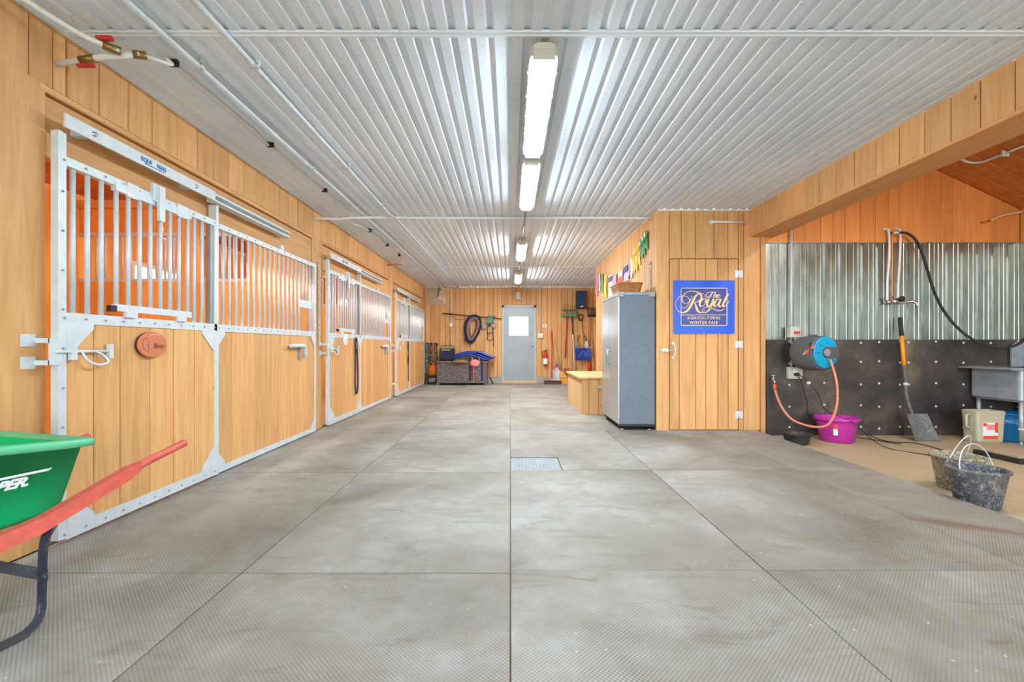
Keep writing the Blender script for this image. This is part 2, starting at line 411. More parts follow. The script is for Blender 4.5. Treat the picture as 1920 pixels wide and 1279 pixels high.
# drain cover sunk into the mats
dr = thing('drain_cover', 'perforated galvanised drain cover sunk into the rubber mats', 'drain cover', (0.215, 3.94, -0.013))
MB().box(0.006, 0.424, 3.738, 4.15, -0.013, -0.008).build('plate', 'drain', dr)
b = MB()
for i in range(12):
    for j in range(9):
        if (i + j) % 2: b.box(0.04 + i * 0.03, 0.047 + i * 0.03, 3.77 + j * 0.041, 3.798 + j * 0.041, -0.0082, -0.0074)
stuff(b.build('slots', 'dkgrey', dr))

# ceiling: corrugated white sheets between seam strips
ce = struct('ceiling')
def corr_profile(x0, x1, z):
    pts = []; x = x0; k = 0
    while x < x1:
        d = 0.020 if k % 2 == 0 else 0.014
        for dx, dz in ((0, 0), (0.052, 0), (0.064, d), (0.086, d), (0.098, 0)):
            if x + dx <= x1: pts.append((x + dx, z + dz))
        x += 0.0985; k += 1
    pts.append((x1, z)); return pts
def corr_sheet(x0, x1, y0, y1, parent):
    p = corr_profile(x0, x1, H); top = [(x1, H + 0.05), (x0, H + 0.05)]
    n = len(p); vs = [(x, y0, z) for x, z in p] + [(x, y1, z) for x, z in p]
    MB().add(vs, [(i, i + 1, n + i + 1, n + i) for i in range(n - 1)]).box(x0, x1, y0, y1, H + 0.045, H + 0.06).build('ceiling_panel', 'ceiling', parent)
seams = [Y0, 2.40, 5.84, 9.38, YB]
for a, b_ in zip(seams[:-1], seams[1:]):
    xr = BX0 if a < 5 else (XR if a < 9 else 3.2)
    if a < 5 < b_:
        corr_sheet(XL, XR, a, b_, ce); corr_sheet(XR, BX0, a, YF, ce)
    else: corr_sheet(XL, xr, a, b_, ce)
for y in seams[1:-1]:
    xr = BX0 if y < 5 else XR
    MB().prism([(y - 0.028, H + 0.004), (y - 0.022, H - 0.006), (y - 0.006, H - 0.006), (y, H - 0.012), (y + 0.006, H - 0.006), (y + 0.022, H - 0.006), (y + 0.028, H + 0.004)], 'x', XL, xr).build('seam_strip', 'ceiling', ce)
for x in (XL, ):
    MB().box(x, x + 0.02, Y0, YB, H - 0.012, H + 0.003).build('edge_strip', 'ceiling', ce)
MB().box(XL, 3.2, YB - 0.03, YB, H - 0.03, H + 0.003).build('edge_strip', 'galv', ce)
MB().box(XR, BX0, YF - 0.02, YF, H - 0.012, H + 0.003).build('edge_strip', 'ceiling', ce)

# left wall: near boards, header boards, posts between the stalls
wl = struct('wall_left')
MB().box(XL - 0.10, XL - 0.07, Y0, 2.2, -0.02, H + 0.05).build('backing', 'wood_z', wl)
MB().box(XL - 0.10, XL - 0.07, 2.2, YB, 2.3, H + 0.05).build('backing', 'wood_z', wl)
planks(wl, 'wood_z', 'y', 'z', 'x', splits(Y0, 2.305, 0.33, 0.1), 0, 2.335, XL - 0.07, XL)
hd = [2.27 - 0.2 * i for i in range(27, 0, -1)] + [2.225, 2.343, 2.415, 2.607, 2.804, 2.992, 3.212, 3.42, 3.605, 3.80, 4.01, 4.23, 4.44, 4.63, 4.82, 5.02, 5.22, 5.43, 5.66]
hd = sorted(set([h for h in hd if h > Y0]))
hd += splits(5.66, YB, 0.17, 0.2)[1:]
planks(wl, 'wood_z', 'y', 'z', 'x', hd, 2.335, H, XL - 0.07, XL - 0.002)
for k in range(3):
    y0 = YD + PITCH * k; y1 = y0 + 3.1
    plank(wl, 'wood_y', 'z', 'y', 'x', 2.295, 2.335, y0 - 0.02, y1 + 0.02, XL - 0.07, XL + 0.004, name='lintel_board')
    plank(wl, 'wood_y', 'z', 'y', 'x', 1.975, 2.29, y0 - 0.0, y1, XL - 0.07, XL - 0.012, name='header_board')
    # post boards after this stall
    e = y0 + PITCH if k < 2 else YB
    es = [y1, e + 0.012] if k < 2 else splits(y1, YB, 0.14)
    planks(wl, 'wood_z', 'y', 'z', 'x', es, 0, 2.335, XL - 0.07, XL)
    MB().box(XL - 0.2, XL - 0.07, y1 + 0.02, (e - 0.02 if k < 2 else YB + 0.06), 0, H).build('post', 'wood_z', wl)
    MB().box(XL - 0.13, XL - 0.03, y0, y1, -0.1, 0.012).build('sill', 'concrete', wl)

# back wall with its steel door opening, planks above a concrete curb
wb = struct('wall_back')
DX0, DX1, DZ1 = -0.235, 0.706, 2.145
MB().box(XL, DX0, YB, YB + 0.12, -0.1, 0.19).build('curb', 'concrete', wb)
MB().box(DX1, 3.25, YB, YB + 0.12, -0.1, 0.19).build('curb', 'concrete', wb)
for xa, xb in ((XL, DX0), (DX1, 3.25)): planks(wb, 'wood_z', 'x', 'z', 'y', splits(xa, xb, 0.135, 0.25), 0.19, H, YB + 0.06, YB + 0.0)
planks(wb, 'wood_z', 'x', 'z', 'y', splits(DX0, DX1, 0.135, 0.2), DZ1, H, YB + 0.06, YB)
MB().box(XL - 0.2, DX0, YB + 0.06, YB + 0.1, -0.1, H + .05).box(DX1, 3.25, YB + 0.06, YB + 0.1, 0.19, H + .05).box(DX0, DX1, YB + 0.06, YB + 0.1, DZ1, H + .05).build('backing', 'wood_z', wb)
# stall end wall (far gable of the stalls) with a window
d1 = struct('door_1', 'grey steel exterior door with square window in its frame', 'door', (0.235, YB, 0))
MB().box(DX0, DX0 + 0.055, YB - 0.03, YB + 0.1, 0.02, DZ1).box(DX1 - 0.055, DX1, YB - 0.03, YB + 0.1, 0.02, DZ1).box(DX0, DX1, YB - 0.03, YB + 0.1, DZ1 - 0.055, DZ1).build('door_frame', plain('door_frame_grey', lin(176, 184, 188), 0.45), d1)
MB().box(DX0 - 0.02, DX1 + 0.02, YB - 0.05, YB + 0.1, -0.01, 0.05).build('threshold', 'wood_x', d1)
wx0, wx1, wz0, wz1 = -0.03, 0.485, 1.32, 1.83
lf = MB(); y_a, y_b = YB + 0.0, YB + 0.045; xa, xb = DX0 + 0.052, DX1 - 0.052
lf.box(xa, wx0, y_a, y_b, 0.055, DZ1 - 0.053).box(wx1, xb, y_a, y_b, 0.055, DZ1 - 0.053).box(wx0, wx1, y_a, y_b, 0.055, wz0).box(wx0, wx1, y_a, y_b, wz1, DZ1 - 0.053)
leaf = lf.build('door_leaf', plain('door_grey', lin(150, 160, 166), 0.4, 0.1, 0.08, 3), d1)
f = MB(); t_ = 0.02
f.box(wx0 - t_, wx1 + t_, y_a - 0.012, y_a, wz1, wz1 + t_).box(wx0 - t_, wx1 + t_, y_a - 0.012, y_a, wz0 - t_, wz0).box(wx0 - t_, wx0, y_a - 0.012, y_a, wz0, wz1).box(wx1, wx1 + t_, y_a - 0.012, y_a, wz0, wz1)
f.build('window_bead', plain('bead_grey', lin(190, 196, 200), 0.4), leaf)
MB().box(wx0, wx1, y_a + 0.018, y_a + 0.024, wz0, wz1).build('window_pane', 'glass', leaf)
MB().lathe([(0.0, -0.06), (0.022, -0.058), (0.03, -0.045), (0.026, -0.03), (0.012, -0.025), (0.012, -0.008), (0.032, -0.006), (0.032, 0)], (0.60, y_a, 1.04), 'y', 16).build('knob', 'chrome', leaf)

# right wall of the aisle, tack room front, return wall of the alcove
wr = struct('wall_right')
planks(wr, 'wood_z', 'y', 'z', 'x', splits(YF, 9.45, 0.15, 0.25), 0, H, XR + 0.05, XR)
MB().box(XR + 0.05, XR + 0.09, YF + 0.06, 9.45, 0, H + .05).build('backing', 'wood_z', wr)
planks(wr, 'wood_z', 'x', 'z', 'y', splits(XR + 0.05, 3.2, 0.15), 0, H, 9.41, 9.46)
planks(wr, 'wood_z', 'y', 'z', 'x', splits(9.46, YB, 0.15), 0, H, 3.25, 3.2)
MB().box(3.25, 3.3, 9.4, YB, 0, H + .05).build('backing', 'wood_z', wr)
wt = struct('wall_tack_room')
y_ = YF + 0.05
planks(wt, 'wood_z', 'x', 'z', 'y', [1.76, 1.92], 0, H, y_, YF - 0.004)
planks(wt, 'wood_z', 'x', 'z', 'y', [1.92, 2.067, 2.237, 2.466, 2.63, 2.76], 2.075, H, y_, YF)
planks(wt, 'wood_z', 'x', 'z', 'y', [2.76, 2.824, 3.02], 0, H, y_, YF)
plank(wt, 'wood_z', 'x', 'z', 'y', 3.02, 3.08, WF, H, y_, YF - 0.02, name='corner_board')
MB().box(1.80, 3.08, y_ + 0.002, y_ + 0.04, -0.02, H + .05).build('backing', 'wood_z', wt)
d2 = struct('door_2', 'plank tack room door hung with a blue show banner', 'door', (2.34, YF, 0))
planks(d2, 'wood_z', 'x', 'z', 'y', [1.925, 2.044, 2.241, 2.366, 2.511, 2.637, 2.757], 0.008, 2.066, y_ - 0.005, YF + 0.003)
for z in (1.887, 1.036, 0.185):
    h = MB().box(2.715, 2.757, YF - 0.004, YF + 0.002, z - 0.042, z + 0.042).box(2.763, 2.805, YF - 0.004, YF + 0.002, z - 0.042, z + 0.042).cyl((2.76, YF - 0.006, z - 0.044), (2.76, YF - 0.006, z + 0.044), 0.007, 10)
    h.build('hinge', 'galv', d2)
h = MB().tube(smoothpath([(1.967, YF, 0.885), (1.972, YF - 0.03, 0.90), (1.978, YF - 0.045, 0.965), (1.972, YF - 0.03, 1.03), (1.967, YF, 1.045)]), 0.008)
h.box(1.953, 1.981, YF - 0.005, YF + 0.002, 0.865, 0.895).box(1.953, 1.981, YF - 0.005, YF + 0.002, 1.035, 1.065); h.build('pull_handle', 'galv', d2)
MB().box(1.83, 1.90, YF - 0.02, YF - 0.004, 0.945, 0.985).cyl((1.80, YF - 0.014, 0.965), (1.955, YF - 0.014, 0.965), 0.007).cyl((1.86, YF - 0.014, 0.965), (1.86, YF - 0.05, 0.955), 0.006).build('slide_bolt', 'galv', d2)

# beam over the wash bay opening: face boards, edge trim, soffit
bm_ = struct('trim_1')
planks(bm_, 'wood_z', 'y', 'z', 'x', splits(Y0, YF, 0.205, 0.12), BZ + 0.03, H, BX0 + 0.05, BX0)
plank(bm_, 'wood_beam', 'z', 'y', 'x', BZ, BZ + 0.032, Y0, YF, BX0 + 0.05, BX0 - 0.012, name='edge_board')
MB().box(BX0 + 0.04, BX1, Y0, YF, BZ, BZ + 0.03).build('soffit_board', 'wood_beam', bm_)
MB().box(BX1 - 0.03, BX1, Y0, YF, BZ + 0.03, 3.0).box(BX0 + 0.05, BX0 + 0.08, Y0, YF, BZ + 0.03, 3.0).build('inner_board', 'wood_y', bm_)

# wash bay walls
ww = struct('wall_wash_bay')
SL = 0.474; RX = 4.62; RZ = 3.40
roofz = lambda x: RZ - SL * abs(x - RX)
es = splits(XW0, XW1, 0.165, 0.2)
for a, b_ in zip(es[:-1], es[1:]):
    g = 0.0015; c = 0.004
    MB().loft([[(a + g, y_, 2.267), (b_ - g, y_, 2.267), (b_ - g, YF + c, 2.267), (b_ - g - c, YF, 2.267), (a + g + c, YF, 2.267), (a + g, YF + c, 2.267)],
               [(a + g, y_, roofz(a)), (b_ - g, y_, roofz(b_)), (b_ - g, YF + c, roofz(b_)), (b_ - g - c, YF, roofz(b_)), (a + g + c, YF, roofz(a)), (a + g, YF + c, roofz(a))]]).build('plank', 'wood_deep', ww)
MB().box(XW0, XW1 + .1, y_, y_ + 0.04, -0.2, 3.5).build('backing', 'wood_z', ww)
def trap_sheet(x0, x1, y, z0, z1, period=0.184):
    pts = []; x = x0
    while x < x1:
        for dx, dy in ((0, 0), (0.06, 0), (0.066, -0.004), (0.074, -0.004), (0.08, 0), (0.115, 0), (0.121, -0.004), (0.129, -0.004), (0.135, 0), (0.150, 0), (0.160, -0.018), (0.174, -0.018)):
            if x + dx <= x1: pts.append((x + dx, y + dy))
        x += period
    pts.append((x1, y)); n = len(pts)
    return MB().add([(a, b, z0) for a, b in pts] + [(a, b, z1) for a, b in pts], [(i, i + 1, n + i + 1, n + i) for i in range(n - 1)])
w3 = (XW1 - 3.085) / 3
for i in range(3):
    trap_sheet(3.085 + w3 * i - (0.02 if i else 0), 3.085 + w3 * (i + 1), YF + 0.012 - 0.002 * i, 1.085, 2.265).build('metal_sheet', 'corr', ww)
MB().box(3.08, XW1, YF - 0.006, YF + 0.03, 2.262, 2.272).build('sheet_cap', 'galv_dark', ww)
# black rubber wall mats with washers
mx = [3.083, 4.735, XW1 - 0.005]
for a, b_ in zip(mx[:-1], mx[1:]):
    pm = MB().box(a + 0.002, b_ - 0.002, YF - 0.022, YF + 0.03, WF, 1.094).build('wall_mat', 'wallmat', ww)
    xs = [a + (0.06 if a > 4 else 0.26) + i * (0.33 if a > 4 else 0.46) for i in range(5)]
    if a < 4: xs[-1] = b_ - 0.045; xs = [3.36, 3.78, 4.22, 4.44, 4.69]
    for x in xs:
        if x > b_ - 0.02: continue
        for z in (0.03, 0.30, 0.56, 0.82, 1.06):
            MB().lathe([(0.0, -0.006), (0.012, -0.005), (0.0135, 0)], (x, YF - 0.022, z + R.uniform(-0.015, 0.015)), 'y', 10).build('washer', 'galv', pm)
planks(ww, 'wood_z', 'y', 'z', 'x', splits(Y0, YF, 0.18), 2.267, 2.70, XW1 + 0.05, XW1)
MB().box(XW1, XW1 + 0.05, Y0, YF, 1.09, 2.267).build('side_sheet', 'corr', ww)
MB().box(XW1 - 0.02, XW1 + 0.05, Y0, YF, WF, 1.094).build('side_mat', 'wallmat', ww)
MB().box(XW1 + 0.05, XW1 + 0.09, Y0, YF + 0.1, -0.2, 2.8).build('backing', 'wood_z', ww)
MB().box(XW0, 3.10, Y0, YF, 2.9, 3.1).build('backing', 'wood_z', ww)
# wash bay sloped board ceiling
cw = struct('ceiling_wash_bay')
ys = splits(Y0, YF, 0.21, 0.1)
for a, b_ in zip(ys[:-1], ys[1:]):
    for x0, x1 in ((RX, XW1 + 0.05), (XW0, RX)):
        g = 0.003; c = 0.006
        def ring(x): z = roofz(x); return [(x, a + g, z + 0.03), (x, b_ - g, z + 0.03), (x, b_ - g, z + c), (x, b_ - g - c, z), (x, a + g + c, z), (x, a + g, z + c)]
        MB().loft([ring(x0), ring(x1)]).build('plank', 'wood_deep_x', cw)
MB().add([(XW0, Y0, roofz(XW0) + 0.04), (RX, Y0, RZ + 0.04), (XW1 + .1, Y0, roofz(XW1 + .1) + 0.04), (XW0, YF + .1, roofz(XW0) + 0.04), (RX, YF + .1, RZ + 0.04), (XW1 + .1, YF + .1, roofz(XW1 + .1) + 0.04)], [(0, 1, 4, 3), (1, 2, 5, 4)]).build('leak_block_sheet', 'wood_deep_x', cw)  # unseen sheet added above the planks against light leaks

# stalls behind the fronts: partitions, outer wall with windows, sloped roof
sw = struct('wall_stalls')
XI = XL - 0.2
WZ0, WZ1 = 1.3, 2.2
wins = [(YD + 0.6 + PITCH * k, YD + 1.55 + PITCH * k) for k in range(3)]
ye = [Y0]
for a, b_ in wins:
    planks(sw, 'wood_stall', 'y', 'z', 'x', splits(ye[-1], a, 0.2), -0.1, 2.95, XO - 0.05, XO)
    planks(sw, 'wood_stall', 'y', 'z', 'x', splits(a, b_, 0.2), -0.1, WZ0, XO - 0.05, XO)
    planks(sw, 'wood_stall', 'y', 'z', 'x', splits(a, b_, 0.2), WZ1, 2.95, XO - 0.05, XO)
    ye.append(b_)
planks(sw, 'wood_stall', 'y', 'z', 'x', splits(ye[-1], YB, 0.2), -0.1, 2.95, XO - 0.05, XO)
for i, (a, b_) in enumerate(wins):
    wn = struct('window_%d' % (i + 1))
    f = MB()
    for q in ((a, b_, WZ0, WZ0 + 0.05), (a, b_, WZ1 - 0.05, WZ1), (a, a + 0.05, WZ0 + .05, WZ1 - .05), (b_ - 0.05, b_, WZ0 + .05, WZ1 - .05), ((a + b_) / 2 - 0.012, (a + b_) / 2 + 0.012, WZ0 + .05, WZ1 - .05)):
        f.box(XO - 0.06, XO + 0.02, q[0], q[1], q[2], q[3])
    f.build('window_frame', 'white', wn)
    MB().box(XO - 0.04, XO - 0.034, a + 0.05, b_ - 0.05, WZ0 + 0.05, WZ1 - 0.05).build('window_pane', 'glass', wn)
for k in range(4):
    yp = (YD - 0.12 + PITCH * k) if k < 3 else YB
    if k == 0:
        planks(sw, 'wood_stall', 'x', 'z', 'y', splits(XO, XI + 0.1, 0.2), 0, 2.9, yp - 0.03, yp + 0.02); continue
    if k == 3:
        for x0, x1, z0, z1 in ((XO, -4.75, 0, 2.9), (-4.75, -4.2, 0, 1.75), (-4.75, -4.2, 2.35, 2.9), (-4.2, XI + 0.1, 0, 2.9)):
            planks(sw, 'wood_stall', 'x', 'z', 'y', splits(x0, x1, 0.2), z0, z1, yp + 0.05, yp)
        wn = struct('window_4')
        f = MB()
        for q in ((-4.75, -4.2, 1.75, 1.79), (-4.75, -4.2, 2.31, 2.35), (-4.75, -4.71, 1.79, 2.31), (-4.24, -4.2, 1.79, 2.31)): f.box(q[0], q[1], yp - 0.02, yp + 0.06, q[2], q[3])
        f.build('window_frame', 'white', wn); MB().box(-4.71, -4.24, yp + 0.03, yp + 0.036, 1.79, 2.31).build('window_pane', 'glass', wn)
        continue
    planks(sw, 'wood_stall', 'x', 'z', 'y', splits(XO, -3.2, 0.22), 0, 1.80, yp + 0.02, yp - 0.02)
    planks(sw, 'wood_stall', 'x', 'z', 'y', splits(-3.2, XI + 0.1, 0.2), 0, 2.7, yp + 0.02, yp - 0.02)
    planks(sw, 'wood_stall', 'x', 'z', 'y', splits(XO, -3.2, 0.22), 2.40, 2.7, yp + 0.02, yp - 0.02)
    plank(sw, 'wood_x', 'z', 'x', 'y', 2.69, 2.79, XO, XI + 0.1, yp + 0.05, yp - 0.06, name='tie_beam')
    gp = MB().box(XO, -3.2, yp - 0.025, yp + 0.025, 1.80, 1.84).box(XO, -3.2, yp - 0.025, yp + 0.025, 2.36, 2.40).build('grille_rail', 'galv', sw)
    bar0 = MB().cyl((XO + 0.08, yp, 1.84), (XO + 0.08, yp, 2.36), 0.012, 10).build('grille_bar', 'galv', gp)
    for i in range(1, 19): copy_to(bar0, gp, (i * 0.105, 0, 0))
    MB().box(-3.95, -3.77, yp - 0.10, yp - 0.03, 0, 2.69).build('post', 'wood_stall', sw)
rf = struct('ceiling_stalls')
zr = lambda x: 2.86 + (x - XO) * 0.19
ys = splits(2.1, YB, 0.24, 0.1)
for a, b_ in zip(ys[:-1], ys[1:]):
    def ring(x): z = zr(x); return [(x, a + .0015, z + 0.03), (x, b_ - .0015, z + 0.03), (x, b_ - .0015, z + .004), (x, b_ - .006, z), (x, a + .006, z), (x, a + .0015, z + .004)]
    MB().loft([ring(XO - 0.05), ring(XL - 0.06)]).build('plank', 'wood_deep_x', rf)
MB().add([(XO - .1, Y0, zr(XO) + .04), (XL - .06, Y0, zr(XL) + .04), (XL - .06, YB + .1, zr(XL) + .04), (XO - .1, YB + .1, zr(XO) + .04)], [(0, 1, 2, 3)]).build('leak_block_sheet', 'wood_deep_x', rf)  # unseen cover added over the stall boards, keeps stray sky light out
MB().box(XL - 0.12, XL - 0.07, Y0, YB, H, 3.6).build('upper_board', 'wood_y', rf)

# ================================================================ STALL FRONTS
XD = -2.276
def gusset(parent, y, z, sy, sz, s=0.115):
    return MB().prism([(y, z), (y + sy * s, z), (y + sy * s, z + sz * 0.03), (y + sy * 0.03, z + sz * s), (y, z + sz * s)], 'x', XD - 0.004, XD + 0.004).build('gusset', 'galv', parent)
def rivets(parent, pts):
    b = MB()
    for y, z in pts: b.lathe([(0.0, 0.005), (0.005, 0.004), (0.0065, 0)], (XD + 0.003, y, z), 'x', 6)
    return stuff(b.build('rivets', 'galv_dark', parent))
doors = ['first stall door in pale pine with galvanised frame and oval Bess plaque', 'galvanised framed stall door with white disc and dark lead strap hung low', 'stall door next to the back wall with a looped lead rope hung up']
panels = ['barred fixed stall panel beside the Bess door with bent tube feeder lever', 'barred fixed stall panel between the two doors that carry lead ropes', 'barred fixed stall panel meeting the corner of hanging halters']
tracks = ['galvanised door track lettered in blue above the Bess stall door', 'galvanised sliding track above the stall door with the white disc', 'galvanised sliding track above the stall door next to the back wall']
for k in range(3):
    y0 = YD + PITCH * k; y1 = y0 + 1.24; yE = y0 + 3.1
    # sliding door
    d = thing('stall_door', doors[k], 'stall door', (XD, (y0 + y1) / 2, 0.012), group='sliding stall doors')
    ZT, ZM = 1.985, 1.185
    MB().box(XD - 0.038, XD, y0, y0 + 0.042, 0.03, 2.10).box(XD - 0.03, XD - 0.008, y0 + .01, y0 + .03, 2.10, 2.108).build('stile', 'galv', d)
    MB().box(XD - 0.038, XD, y0 + 0.042, y1, ZT - 0.045, ZT).box(XD - 0.038, XD, y0 + 0.042, y1, ZM - 0.055, ZM).box(XD - 0.038, XD, y0 + 0.042, y1, 0.02, 0.085).box(XD - 0.038, XD, y1 - 0.03, y1, 0.085, ZT - 0.045).build('frame', 'galv', d)
    for (yy, zz, sy, sz) in ((y0 + 0.042, ZM - 0.05, 1, -1), (y1 - 0.02, ZM - 0.05, -1, -1), (y0 + 0.042, 0.08, 1, 1), (y1 - 0.02, 0.08, -1, 1)): gusset(d, yy, zz, sy, sz, 0.15)
    rivets(d, [(y0 + 0.03 + i * 0.118, ZM - 0.028) for i in range(11)] + [(y0 + 0.03 + i * 0.118, ZT - 0.022) for i in range(11)] + [(y0 + 0.03 + i * 0.118, 0.05) for i in range(11)] + [(y0 + 0.022, 0.2 + 0.2 * i) for i in range(9)])
    planks(d, 'wood_z', 'y', 'z', 'x', [y0 + 0.036, y0 + 0.205, y0 + 0.375, y0 + 0.595, y0 + 0.797, y0 + 1.0, y1 - 0.02], 0.05, ZM - 0.03, XD - 0.036, XD - 0.006)
    MB().box(XD - 0.046, XD - 0.037, y0 + 0.04, y1 - 0.01, 0.05, ZM - 0.03).build('backing', 'wood_dark', d)  # dark sheet added behind the planks so their grooves look shaded
    yb = [y0 + 0.095 + 0.0832 * i for i in range(13)]
    barp = None
    for i in (0, 1, 2, 11, 12):
        if barp is None: barp = MB().cyl((XD - 0.02, yb[0], ZM), (XD - 0.02, yb[0], ZT - 0.04), 0.0125, 10).build('bar', 'galv', d)
        else: copy_to(barp, d, (0, yb[i] - yb[0], 0))
    MB().box(XD - 0.04, XD - 0.004, y1 - 0.075, y1 - 0.03, ZM, ZT - 0.04).build('upright', 'galv_dark', d)
    hz0, hz1 = ZM + 0.03, ZT - 0.075
    ht = MB().box(XD - 0.02, XD + 0.012, yb[3] - 0.02, yb[10] + 0.015, hz0, hz0 + 0.04).box(XD - 0.02, XD + 0.01, yb[3] - 0.02, yb[10] + 0.015, hz1, hz1 + 0.05).build('hay_hatch', 'galv', d)
    for i in range(3, 11):
        MB().cyl((XD - 0.008, yb[i], hz0 + 0.02), (XD - 0.008, yb[i], hz1 + 0.01), 0.0125, 10).build('bar', 'galv', ht)
    ym = (yb[3] + yb[10]) / 2
    MB().box(XD + 0.0, XD + 0.012, yb[3] + 0.06, yb[3] + 0.14, hz1 - 0.01, ZT + 0.0).box(XD, XD + 0.012, yb[10] - 0.12, yb[10] - 0.02, hz1 - 0.01, ZT).build('keeper', 'galv', ht)
    MB().box(XD, XD + 0.02, ym - 0.05, ym + 0.05, ZT - 0.05, ZT + 0.06).box(XD + 0.02, XD + 0.04, ym - 0.022, ym + 0.022, ZT - 0.17, ZT + 0.045).build('spring_latch', 'galv', ht)
    MB().tube(smoothpath([(XD + 0.03, ym, ZT - 0.17), (XD + 0.032, ym + 0.012, ZT - 0.22), (XD + 0.03, ym - 0.005, ZT - 0.27), (XD + 0.032, ym + 0.03, ZT - 0.275)]), 0.0035, 6).build('pull_cord', 'white', ht)
    MB().box(XD - 0.01, XD + 0.016, yb[3] - 0.06, yb[3] - 0.02, hz0 - 0.005, hz0 + 0.03).build('stop_pad', 'black', ht)
    for yy in (yb[4], yb[9]): MB().box(XD, XD + 0.018, yy - 0.04, yy + 0.04, ZM - 0.002, hz0 + 0.004).build('hinge_tab', 'galv', ht)
    # latch
    zl = 0.985
    la = MB().cyl((XD + 0.012, y0 - 0.02, zl), (XD + 0.012, y0 + 0.30, zl), 0.008, 8).box(XD, XD + 0.022, y0 + 0.05, y0 + 0.08, zl - 0.045, zl + 0.045).box(XD, XD + 0.022, y0 + 0.27, y0 + 0.295, zl - 0.04, zl + 0.04).build('slide_latch', 'galv', d)
    MB().tube(smoothpath([(XD + 0.014, y0 + 0.11, zl), (XD + 0.03, y0 + 0.13, zl - 0.05), (XD + 0.035, y0 + 0.19, zl - 0.075), (XD + 0.03, y0 + 0.25, zl - 0.06), (XD + 0.02, y0 + 0.235, zl - 0.025), (XD + 0.014, y0 + 0.19, zl)]), 0.0065, 8).build('loop_handle', 'galv', la)
    b = MB()
    for zz in (zl + 0.055, zl - 0.055): b.box(XL, XD + 0.005, y0 - 0.05, y0 - 0.044, zz - 0.012, zz + 0.012).box(XL, XL + 0.006, y0 - 0.11, y0 - 0.044, zz - 0.03, zz + 0.03)
    b.box(XD + 0.0, XD + 0.006, y0 - 0.05, y0 + 0.012, zl - 0.067, zl + 0.067)
    kb = b.build('latch_keeper', 'galv'); tag(kb, ['galvanised latch keeper bracket on the wide boards before the Bess door', 'galvanised latch keeper bracket beside the hanging chain', 'galvanised latch keeper bracket on the post before the looped lead rope door'][k], 'bracket', 'latch keeper brackets')
    # fixed panel
    XP = XD - 0.04
    p = thing('stall_enclosure', panels[k], 'stall enclosure', (XP, (y1 + yE) / 2, 0.012), group='fixed stall enclosures')
    MB().box(XP - 0.03, XP + 0.03, y1 + 0.004, y1 + 0.036, 0.012, 2.112).box(XP - 0.03, XP + 0.012, yE - 0.03, yE, 0.012, ZT).box(XP - 0.03, XP + 0.012, y1 + 0.036, yE - .03, ZT - 0.04, ZT).box(XP - 0.03, XP + 0.012, y1 + 0.036, yE - .03, ZM - 0.055, ZM).box(XP - 0.03, XP + 0.012, y1 + 0.036, yE - .03, 0.012, 0.06).build('frame', 'galv', p)
    XD_, XD = XD, XP + 0.012
    for (yy, zz, sy, sz) in ((y1 + 0.03, ZM - 0.05, 1, -1), (yE - 0.02, ZM - 0.05, -1, -1), (y1 + 0.03, 0.055, 1, 1), (yE - 0.02, 0.055, -1, 1)): gusset(p, yy, zz, sy, sz, 0.11)
    rivets(p, [(y1 + 0.06 + i * 0.13, ZM - 0.028) for i in range(14)] + [(y1 + 0.06 + i * 0.13, ZT - 0.02) for i in range(14)])
    XD = XD_
    planks(p, 'wood_z', 'y', 'z', 'x', [y1 + 0.03, y1 + 0.25, y1 + 0.42, y1 + 0.59, y1 + 0.78, y1 + 1.05, y1 + 1.25, y1 + 1.446, y1 + 1.64, yE - 0.02], 0.04, ZM - 0.03, XP - 0.028, XP + 0.004)
    MB().box(XP - 0.038, XP - 0.029, y1 + 0.03, yE - 0.01, 0.04, ZM - 0.03).build('backing', 'wood_dark', p)  # added dark sheet, blocks stall light and darkens the panel grooves
    bp = None; n = 21; sp = (yE - y1 - 0.09) / (n - 1)
    for i in range(n):
        yy = y1 + 0.06 + sp * i
        if i in (17, 18): continue
        if bp is None: bp = MB().cyl((XP - 0.01, yy, ZM), (XP - 0.01, yy, ZT - 0.035), 0.0115, 10).build('bar', 'galv', p)
        else: copy_to(bp, p, (0, sp * i, 0))
    ya, yb_ = y1 + 0.06 + sp * 16 - 0.012, y1 + 0.06 + sp * 19 + 0.012
    MB().box(XP - 0.004, XP + 0.006, ya, yb_, ZM + 0.26, ZM + 0.345).build('feed_plate', 'galv', p)
    for i in (17, 18): MB().cyl((XP - 0.01, y1 + 0.06 + sp * i, ZM + 0.30), (XP - 0.01, y1 + 0.06 + sp * i, ZT - 0.035), 0.0115, 10).build('bar', 'galv', p)
    if k < 2:
        MB().tube([(XP + 0.05, y1 + 1.17, 1.02), (XP + 0.05, y1 + 1.46, 1.02), (XP + 0.05, y1 + 1.487, 1.01), (XP + 0.05, y1 + 1.5, 0.985), (XP + 0.05, y1 + 1.5, 0.87)], 0.02, 12).build('feeder_lever', 'galv', p)
        MB().cyl((XP + 0.0, y1 + 1.43, 0.985), (XP + 0.05, y1 + 1.43, 1.0), 0.012, 8).box(XP + 0.0, XP + 0.012, y1 + 1.41, y1 + 1.45, 0.86, 1.0).build('lever_bracket', 'galv_dark', p)
    # track
    t = thing('door_track', tracks[k], 'door track', (XD, (y0 + y1) / 2, 2.12), group='sliding door tracks')
    xt = -2.25
    MB().box(xt - 0.012, xt, y0 + 0.012, y1 - 0.06, 2.122, 2.192).box(XL - 0.012, xt - 0.01, y0 + 0.15, y0 + 0.19, 2.14, 2.175).box(XL - 0.012, xt - 0.01, y1 - 0.29, y1 - 0.25, 2.14, 2.175).build('cover_plate', 'galv', t)
